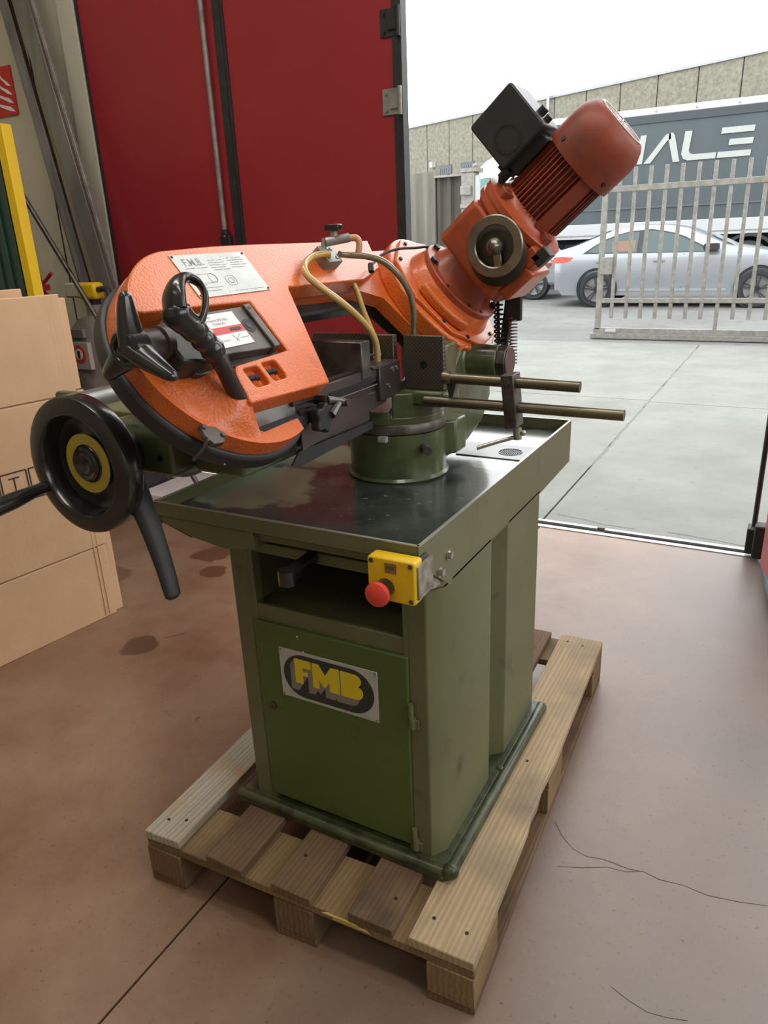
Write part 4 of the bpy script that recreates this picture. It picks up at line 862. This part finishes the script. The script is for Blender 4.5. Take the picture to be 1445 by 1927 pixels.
# maker's data plate
pl = MB(BW).box((-.014, .077, .0702), (.168, .163, .0716)).build('data_plate', PLATE, saw, bevel=.0005, seg=1)
tx = MB(BW)
tx.text('F.M.B.', Matrix.Translation((.004, .140, .0716)), .020, .0002, sx=.95, bold=.0003)
for (x0, x1, z, w) in ((.002, .055, .134, .0012), (.064, .105, .148, .001), (.062, .104, .143, .001), (.062, .106, .138, .001), (.062, .10, .133, .001), (.064, .108, .128, .001), (.115, .155, .151, .0012), (.112, .158, .146, .001), (.114, .15, .141, .001), (.112, .158, .136, .001), (.112, .15, .131, .001), (.002, .056, .094, .001), (.0, .05, .088, .001), (.062, .156, .083, .001), (.005, .025, .100, .0015)):
    n = int((x1 - x0) / .003)
    for k in range(n):
        if random.random() < .85: tx.box((x0 + k * .003, z, .0716), (x0 + k * .003 + .0022, z + w, .0719))
def loop_line(cx, cy, rx, ry, n=28, w=.0006):
    pts = [(cx + rx * math.copysign(abs(math.cos(a)) ** .6, math.cos(a)), cy + ry * math.copysign(abs(math.sin(a)) ** .6, math.sin(a)), .0718) for a in [2 * PI * k / n for k in range(n + 1)]]
    tx.tube(pts, w, 4, sub=1)
loop_line(.030, .113, .026, .009, w=.0003); loop_line(.046, .113, .008, .009, w=.0003); loop_line(.086, .105, .012, .010, w=.0003); loop_line(.086, .105, .006, .005, w=.0003)
tx.build('plate_printing', GREYINK, pl, smooth=False)
for a, b in ((-.010, .159), (.164, .159), (.164, .081), (-.010, .081)): MB(BW).cyl((a, b, .0716), (a, b, .0730), .0022, 8).build('rivet', BLACKM, pl)
# tension slide unit
tu = MB(BW).prism(rrect(-.115, -.044, .090, .054, .008), .030, .056).prism([(-.055, -.030), (.060, -.036), (.060, .050), (-.055, .050)], .056, .074).box((.060, -.038, .056), (.076, .051, .079)).build('tension_slide', STEEL, saw, bevel=.002, fix=True)
MB(BW).lathe([(.013, 0), (.013, .0006)], (.042, .012, .074), (.042, .012, .09), 28).mat(1).lathe([(.006, 0), (.006, .0006)], (.042, .012, .0746), (.042, .012, .09), 20).cyl((.068, .042, .079), (.068, .042, .0796), .0035, 10).build('slide_screw', [BLACKM, INK], tu)
lb = MB(BW).box((-.052, -.020, .074), (.026, .043, .0752))
lb.mat(1).box((-.052, .004, .0752), (.026, .017, .0756)).mat(2).prism(rrect(-.008, .0075, .018, .0130, .0025), .0756, .0762).mat(3)
for i_, t__ in enumerate(('BAND', 'DYNAMOMETRIC', 'TENSION')): lb.text(t__, Matrix.Translation((-.049 + (.012 if i_ == 2 else 0), .0345 - i_ * .0068, .0752)), .0068, .0002)
lb.tube([(-.012, -.012, .0755), (.006, .0, .0755)], .0004, 4, sub=1).tube([(-.004, -.012, .0755), (-.012, .0, .0755)], .0004, 4, sub=1)
for q in range(4): lb.box((-.044 + q * .005, -.009, .0752), (-.0405 + q * .005, -.0075, .0755)).box((.004 + q * .005, -.008, .0752), (.0075 + q * .005, -.0065, .0755))
lb.build('tension_label', [WHITE, REDINK, INK, GREYINK], tu, smooth=False, fix=True)
# nut block, spindle and star handle: axis along the bow at h .014 k .068
MB(BW).prism([(-.148, -.030), (-.095, -.040), (-.055, -.040), (-.055, .050), (-.115, .052), (-.148, .034)], .036, .080).build('spindle_block', mat('oily_black_iron', (.035, .035, .03), .35, .6, c2=(.06, .06, .05), scale=20), saw, bevel=.005, fix=True)
AX = (.014, .068)
MB(BW).cyl((-.145, *AX), (-.190, *AX), .0215, 28).lathe([(.025, 0), (.025, .012), (.021, .014)], (-.143, *AX), (-.2, *AX), 28).build('tension_spindle', STEEL, saw)
sh_ = MB(BW)
sh_.lathe([(.019, 0), (.027, .006), (.027, .030), (.023, .034), (.017, .034), (.015, .030), (.009, .030), (.008, .033), (.0, .033)], (-.186, *AX), (-.26, *AX), 32, cap=False)
for (hh, kk) in ((.064, .119), (.020, .001), (-.060, .099)):
    d = Vector((0, hh - AX[0], kk - AX[1]))
    sh_.tube([(-.200, AX[0], AX[1]), (-.204, AX[0] + d.y * .35, AX[1] + d.z * .35), (-.206, AX[0] + d.y * .7, AX[1] + d.z * .7), (-.206, AX[0] + d.y * .93, AX[1] + d.z * .93), (-.206, hh, kk), (-.206, hh + d.y * .05, kk + d.z * .05)], [.024, .020, .0145, .0105, .0085, .004], 16, flat=.8)
sh_.build('star_handle', BLACK, saw)
# grip with guard ring
gr_ = MB(BW).tube([(-.068, -.098, .055), (-.085, -.080, .073), (-.100, -.060, .092), (-.112, -.040, .105)], .0128, 20).build('grip_stem', mat('brown_tube', (.05, .035, .032), .35, .4), saw)
MB(BW).tube([(-.108, -.045, .102), (-.114, -.036, .107), (-.120, -.029, .111), (-.127, -.022, .115), (-.133, -.016, .119), (-.140, -.010, .123), (-.149, -.003, .127), (-.158, .004, .131), (-.166, .012, .136), (-.168, .020, .140)], [.0145, .0185, .0160, .0185, .0165, .0190, .0180, .0195, .0215, .016], 20, sub=4).build('grip_handle', BLACK, gr_)
MB(BW).tube([(-.167, .014, .138), (-.161, .031, .146), (-.151, .043, .151), (-.139, .050, .155), (-.126, .049, .159), (-.116, .038, .160), (-.117, .020, .157), (-.127, .002, .148), (-.138, -.010, .136), (-.146, -.010, .130)], [.0125, .0125, .0105, .0085, .0065, .0055, .005, .005, .0055, .006], 16, flat=1.75).build('guard_ring', BLACK, gr_)
# cover latch
MB(BW).prism([(-.150, -.108), (-.126, -.118), (-.118, -.132), (-.130, -.146), (-.150, -.143), (-.156, -.125)], .024, .034).cyl((-.147, -.113, .034), (-.147, -.113, .037), .004, 12).cyl((-.124, -.134, .034), (-.124, -.134, .037), .004, 12).tube([(-.152, -.132, .034), (-.158, -.138, .012), (-.158, -.138, -.012)], .0028, 8).build('cover_latch', STEEL, saw, bevel=.001, seg=1)
# rear housing lid and neck
lid = arc(LW, 0, RW, -125, 232, 48)
MB(BW).prism(arc(LW, 0, RW - .001, -125, 235, 48), .03, .074).build('wheel_housing', ORANGE, saw, bevel=.006, fix=True)
MB(BW).prism([(LW + .168 * math.cos(math.radians(a)), .168 * math.sin(math.radians(a))) for a in range(20, 380, 40)], .074, .084).build('housing_lid', ORANGE, saw, bevel=.003, fix=True)
for a in (100, 135, 60, 210, 240, 290):
    MB(BW).cyl((LW + .152 * math.cos(math.radians(a)), .152 * math.sin(math.radians(a)), .084), (LW + .152 * math.cos(math.radians(a)), .152 * math.sin(math.radians(a)), .0875), .005, 8).build('lid_screw', BLACKM, saw)
NH = -.008
MB(BW).lathe([(.126, 0), (.124, .008), (.118, .018), (.114, .030), (.110, .036)], (LW, NH, .083), (LW, NH, .5), 56).build('neck_base', ORANGE, saw)
MB(BW).lathe([(.112, 0), (.112, .012), (.110, .014), (.092, .014), (.083, .030), (.076, .052), (.074, .070)], (LW, NH, .118), (LW, NH, .5), 56).build('neck_flange', ORANGE_S, saw)
for a, big in ((95, 1), (140, 1), (185, 0), (225, 0), (250, 0), (300, 1), (45, 1)):
    c_, s_ = math.cos(math.radians(a)), math.sin(math.radians(a))
    MB(BW).cyl((LW + .1 * c_, NH + .1 * s_, .130), (LW + .1 * c_, NH + .1 * s_, .140 if big else .134), .0085 if big else .004, 6 if big else 10).build('flange_bolt', BLACKM, saw)
MB(BW).prism(arc(LW, NH, .104, 168, 232, 10) + arc(LW, NH, .142, 232, 168, 10), .084, .110).build('neck_rib', ORANGE, saw, bevel=.008, seg=3, fix=True)
# gearbox
gb = MB(BW)
gb.prism([(.695, .070), (.715, .082), (.885, .082), (.905, .06), (.905, -.10), (.885, -.118), (.72, -.118), (.695, -.100)], .186, .300)
gb.lathe([(.085, 0), (.100, .012), (.100, .028)], (LW, 0, .285), (LW, 0, .5), 48)
gb.box((.70, -.136, .215), (.83, -.105, .300))
gb.build('gearbox', ORANGE_S, saw, bevel=.007, seg=3, fix=True)
MB(BW).box((.70, -.130, .316), (.735, -.102, .352)).build('terminal_block', BLACKM, saw, bevel=.002)
MB(BW).box((.70, -.120, .295), (.79, -.085, .335)).build('block_mount', ORANGE_S, saw, bevel=.004)
MB(BW).lathe([(.108, 0), (.111, .003), (.111, .014), (.107, .016), (.107, .020), (.111, .022), (.111, .036), (.108, .038), (.092, .040), (.080, .052), (.076, .060)], (LW, -.004, .305), (LW, -.004, .5), 56).build('motor_flange', ORANGE_S, saw)
for a in (60, 150, 240, 330):
    c_, s_ = math.cos(math.radians(a)), math.sin(math.radians(a))
    MB(BW).prism([(LW + .06 * c_ - .014 * s_, -.004 + .06 * s_ + .014 * c_), (LW + .104 * c_ - .010 * s_, -.004 + .104 * s_ + .010 * c_), (LW + .104 * c_ + .010 * s_, -.004 + .104 * s_ - .010 * c_), (LW + .06 * c_ + .014 * s_, -.004 + .06 * s_ - .014 * c_)], .34, .362).cyl((LW + .096 * c_, -.004 + .096 * s_, .36), (LW + .096 * c_, -.004 + .096 * s_, .366), .007, 6).build('flange_lug', MOTOR, saw, bevel=.002, fix=True)
# motor
MO = (LW, -.010)
mb = MB(BW).lathe([(.060, 0), (.0660, .0), (.0660, .155)], (*MO, .348), (*MO, .6), 48).build('motor_body', MOTOR, saw)
nf = 44
for k in range(nf):
    a = 2 * PI * k / nf
    if abs(math.sin(a - 2.25)) < .14 or abs(math.sin(a - .75)) < .10: continue
    c_, s_ = math.cos(a), math.sin(a); A = frame((MO[0], MO[1], 0), (c_, s_, 0), (-s_, c_, 0), (0, 0, 1))
    MB(BW @ A).box((.064, -.0014, .362), (.0775, .0014, .500)).build('cooling_fin', MOTOR, mb, smooth=False)
for a in (.75, .75 + PI, 2.25 + PI):
    c_, s_ = math.cos(a), math.sin(a); A = frame((MO[0], MO[1], 0), (c_, s_, 0), (-s_, c_, 0), (0, 0, 1))
    MB(BW @ A).box((.055, -.016, .352), (.079, .016, .500)).build('motor_rib', MOTOR, mb, bevel=.003)
MB(BW).lathe([(.0860, 0), (.0865, .002), (.0865, .065), (.083, .085), (.072, .104), (.064, .112), (.060, .1125)], (*MO, .488), (*MO, .7), 56).build('fan_cover', MOTOR, mb)
gl = MB(BW)
for k in range(3): gl.lathe([(.010 + k * .014, 0), (.010 + k * .014, .0015), (.0125 + k * .014, .0015), (.0125 + k * .014, 0)], (*MO, .6006), (*MO, .7), 32, cap=False)
for k in range(24):
    a = 2 * PI * k / 24; c_, s_ = math.cos(a), math.sin(a); A = frame((MO[0], MO[1], 0), (c_, s_, 0), (-s_, c_, 0), (0, 0, 1))
    gl.box((.008, -.0012, .6006), (.056, .0012, .6026), A)
gl.lathe([(.054, 0), (.054, .003), (.060, .003), (.060, 0)], (*MO, .6), (*MO, .7), 48, cap=False)
gl.mat(1).lathe([(.054, 0), (.001, 0)], (*MO, .6008), (*MO, .7), 32, cap=False)
gl.build('fan_grille', [mat('grille_pink', (.55, .42, .38), .4, .5), DARK], mb, smooth=False, fix=True)
for a in (2.6, 4.2, 5.6):
    c_, s_ = math.cos(a), math.sin(a); MB(BW).cyl((MO[0] + .085 * c_, MO[1] + .085 * s_, .508), (MO[0] + .0885 * c_, MO[1] + .0885 * s_, .508), .005, 10).build('cover_screw', BLACKM, mb)
# switch box on the motor
bx = MB(BW)
TBX = mat('black_switch_box', (.018, .02, .024), .42, c2=(.03, .033, .038), scale=12)
bxo = bx.prism(rrect(.082, .378, .200, .498, .008), .722, .835, frame((0, 0, 0), (0, 1, 0), (0, 0, 1), (1, 0, 0))).build('switch_box', TBX, saw, bevel=.004, fix=True)
BL = frame((0, 0, 0), (0, 1, 0), (0, 0, 1), (1, 0, 0))
MB(BW).box((.75, .060, .385), (.83, .09, .480)).build('box_foot', BLACKM, bxo, bevel=.003)
MB(BW).cyl((.77, .12, .494), (.77, .12, .512), .010, 12).build('cable_gland', BLACKM, bxo)
MB(BW).cyl((.77, .10, .494), (.77, .10, .509), .008, 12).build('cable_gland', BLACKM, bxo)
MB(BW).cyl((.77, .085, .372), (.77, .085, .355), .012, 12).box((.74, .075, .370), (.80, .10, .382)).build('cable_gland', BLACKM, bxo)
MB(BW @ BL).lathe([(.030, 0), (.030, -.0012), (.026, -.0012), (.026, 0)], (.12, .425, .722), (.12, .425, .8), 32, cap=False).build('knob_ring', BLACK, bxo, fix=True)
MB(BW).tube([(.77, .09, .36), (.77, .075, .345), (.78, .07, .33)], .008, 8).build('cable', BLACKM, bxo)
# speed handwheel: axis along -s
VH, VK = -.038, .283
sw = MB(BW).lathe([(.064, 0), (.064, .014), (.056, .018), (.050, .020)], (.697, -.052, .268), (.60, -.052, .268), 48).build('variator_disc', mat('grimy_iron', (.07, .065, .045), .4, .5, c2=(.04, .035, .025), scale=20), saw)
MB(BW).lathe([(.0625, 0), (.0645, -.003), (.0645, -.009), (.062, -.0115), (.045, -.0115), (.0425, -.009), (.0425, -.003), (.045, 0), (.0625, 0)], (.668, VH, VK), (.70, VH, VK), 48, cap=False).build('speed_handwheel', mat('tarnished_steel', (.26, .25, .21), .32, .9, c2=(.16, .155, .13), scale=15), sw, fix=True)
MB(BW).lathe([(.018, 0), (.018, -.016), (.010, -.020), (.006, -.026), (.0, -.027)], (.672, VH, VK), (.70, VH, VK), 28, cap=False).cyl((.60 + .07, VH, VK), (.70, VH, VK), .008, 16).build('wheel_hub', MATS['tarnished_steel'], sw, fix=True)
SPM = frame((0, 0, 0), (0, 1, 0), (0, 0, 1), (1, 0, 0))
MB(BW @ SPM).prism([(VH - .005, VK - .011), (VH - .040, VK - .034), (VH - .050, VK - .020), (VH - .012, VK + .006)], .660, .668).build('wheel_spoke', MATS['tarnished_steel'], sw, bevel=.001, seg=1, fix=True)
# blade and guides (world space, blade stands upright in the slot at x .42)
MB().box((.4195, -.05, 1.083), (.4206, .80, 1.106)).build('saw_blade', ALU, saw)
MB().box((.394, .020, 1.092), (.418, .150, 1.163)).build('blade_guard', ALU, saw, bevel=.001, seg=1)
ga = MB().box((.390, .134, 1.106), (.417, .515, 1.155)).box((.41, .134, 1.135), (.425, .515, 1.155)).box((.405, .142, 1.078), (.420, .47, 1.118)).box((.405, .152, 1.046), (.410, .42, 1.08)).build('guide_bar', mat('violet_steel', (.085, .07, .07), .35, .6, c2=(.13, .11, .105), scale=8, stretch=(1, .15, 1)), saw, bevel=.0015, seg=1)
MB().prism([(.155, 1.052), (.47, 1.077), (.47, 1.10), (.155, 1.125)], .420, .4235, plane='yz').build('guide_plate', MATS['violet_steel'], ga, fix=True)
MB().prism(rrect(.25, 1.128, .425, 1.137, .0044), .4245, .4262, plane='yz').build('adjusting_slot', DARK, ga, fix=True)
MB().box((.4245, .24, 1.1205), (.4275, .425, 1.123)).build('slot_lip', STEELL, ga)
gh = MB().box((.392, .43, 1.085), (.432, .52, 1.158)).box((.385, .41, 1.152), (.43, .50, 1.160)).build('guide_head', MATS['violet_steel'], ga, bevel=.0015, seg=1)
for y, z in ((.485, 1.143), (.503, 1.143), (.465, 1.112)): MB().lathe([(.0055, 0), (.0055, .003), (.003, .003), (.003, .001)], (.432, y, z), (.45, y, z), 14).build('guide_screw', STEELL, ga)
kn = MB().lathe([(.010, 0), (.010, .018)], (.423, .182, 1.107), (.46, .182, 1.107), 18)
pk = [( .024 * (1 + .18 * math.cos(5 * a)) * math.cos(a), .024 * (1 + .18 * math.cos(5 * a)) * math.sin(a)) for a in [2 * PI * k / 40 for k in range(40)]]
kn.prism([(.182 + a, 1.107 + b) for a, b in pk], .441, .459, plane='yz')
kn.build('lobed_knob', BLACKM, ga, bevel=.003, fix=True)
MB().cyl((.423, .205, 1.135), (.450, .205, 1.135), .010, 6).tube([(.448, .205, 1.134), (.456, .225, 1.130), (.460, .242, 1.124)], [.009, .0065, .008], 10).tube([(.460, .225, 1.126), (.460, .198, 1.110)], [.006, .0085], 8, sub=1).cyl((.454, .243, 1.124), (.470, .243, 1.124), .0075, 14).build('clamp_lever', mat('worn_lever_steel', (.14, .13, .12), .3, .8), ga)
MB().prism([(.155, 1.05), (.42, 1.045), (.42, 1.03), (.155, 1.022), (.13, 1.03)], .412, .416, plane='yz').build('chip_flap', RUBBER, ga, fix=True)
# coolant distributor on the beam
vb = MB(BW).box((.375, .108, .070), (.425, .150, .093)).cyl((.412, .118, .093), (.412, .118, .095), .0045, 10).cyl((.412, .140, .093), (.412, .140, .095), .0045, 10).build('coolant_block', GALV, saw, bevel=.0012, seg=1)
MB().cyl((.312, .446, 1.398), (.352, .472, 1.405), .009, 16).cyl((.306, .444, 1.385), (.310, .446, 1.405), .006, 12).cyl((.300, .44, 1.378), (.318, .452, 1.378), .007, 12).cyl((.325, .456, 1.405), (.326, .456, 1.422), .007, 12).build('coolant_tap', GALV, vb)
MB().box((.309, .446, 1.418), (.341, .466, 1.431)).build('tap_knob', BLACK, vb, bevel=.002)
MB().tube([(.350, .470, 1.404), (.362, .478, 1.404), (.368, .482, 1.395), (.366, .481, 1.375)], .0065, 12).build('hose_stub', mat('salmon_hose', (.60, .33, .2), .3), vb)
HOSE1 = [(.330, .434, 1.374), (.316, .421, 1.376), (.311, .39, 1.371), (.325, .345, 1.357), (.341, .331, 1.339), (.362, .343, 1.317), (.387, .375, 1.286)]
MB().tube(HOSE1 + [(.402, .418, 1.250), (.410, .448, 1.217), (.41, .462, 1.189), (.405, .471, 1.158)], .0068, 14).build('coolant_hose', HOSEY, saw)
MB().tube([(.322, .478, 1.374), (.334, .50, 1.371), (.362, .521, 1.367), (.387, .543, 1.356), (.408, .568, 1.329), (.42, .592, 1.295), (.42, .614, 1.255), (.409, .633, 1.206), (.391, .656, 1.15)], .0068, 14).build('coolant_hose', HOSED, saw)
MB().tube([(.318, .52, 1.33), (.332, .525, 1.297), (.345, .522, 1.263), (.358, .52, 1.235), (.375, .517, 1.197), (.385, .50, 1.16)], .006, 12).build('coolant_hose', HOSEY, saw)
MB().lathe([(.009, 0), (.009, .005)], (.405, .471, 1.172), (.405, .471, 1.2), 16).box((.39, .463, 1.172), (.40, .467, 1.176)).build('hose_clip', GALV, saw)
MB().tube([(.347, .561, 1.346), (.334, .604, 1.354), (.33, .655, 1.369), (.336, .715, 1.377), (.346, .778, 1.377), (.358, .847, 1.376), (.36, .87, 1.35)], .0032, 8).build('sensor_wire', BLACKM, saw)
MB().cyl((.352, .555, 1.335), (.345, .565, 1.350), .006, 12).build('wire_gland', BLACKM, saw)

# ---------------------------------------------------------------- loose things
fo = MB().box((-2.14, 2.02, 0), (-1.55, 2.48, .045)).build('foam_sheet', mat('white_foam', (.72, .68, .69), .8, c2=(.66, .62, .63), scale=40), bevel=.004); tag(fo, 'white foam sheet lying flat on the floor beneath the red door', 'foam sheet')
co = MB(); P = []
for k in range(24 * 4 + 1):
    a = 2 * PI * k / 24; r = .075 + .004 * math.sin(a * .37); P.append((.17 + r * math.cos(a), .86 + r * .9 * math.sin(a), .896 + .0085 * k / 24))
co.tube(P, .006, 8, sub=1); o = co.build('cable_coil', RUBBER); tag(o, 'coiled black cable lying on the tray behind the turret', 'cable')
MB().tube([(-.02, .22, 1.03), (-.01, .235, .96), (.03, .25, .94), (.05, .30, .95), (.04, .36, 1.0)], .012, 10).build('return_hose', GALVR, saw)
for i, (P, lb) in enumerate((([(-.802, .853, .002), (-.785, .875, .003), (-.768, .895, .003), (-.745, .92, .003)], 'long thin bright metal shaving beside the dark oil stain'), ([(-.329, .495, .002), (-.335, .512, .003), (-.332, .53, .002)], 'short curled metal shaving on the bare brown floor'))):
    o = MB().tube(P, .0012, 6).build('metal_shaving', STEELL); tag(o, lb, 'metal shaving', 'metal shavings on the floor')
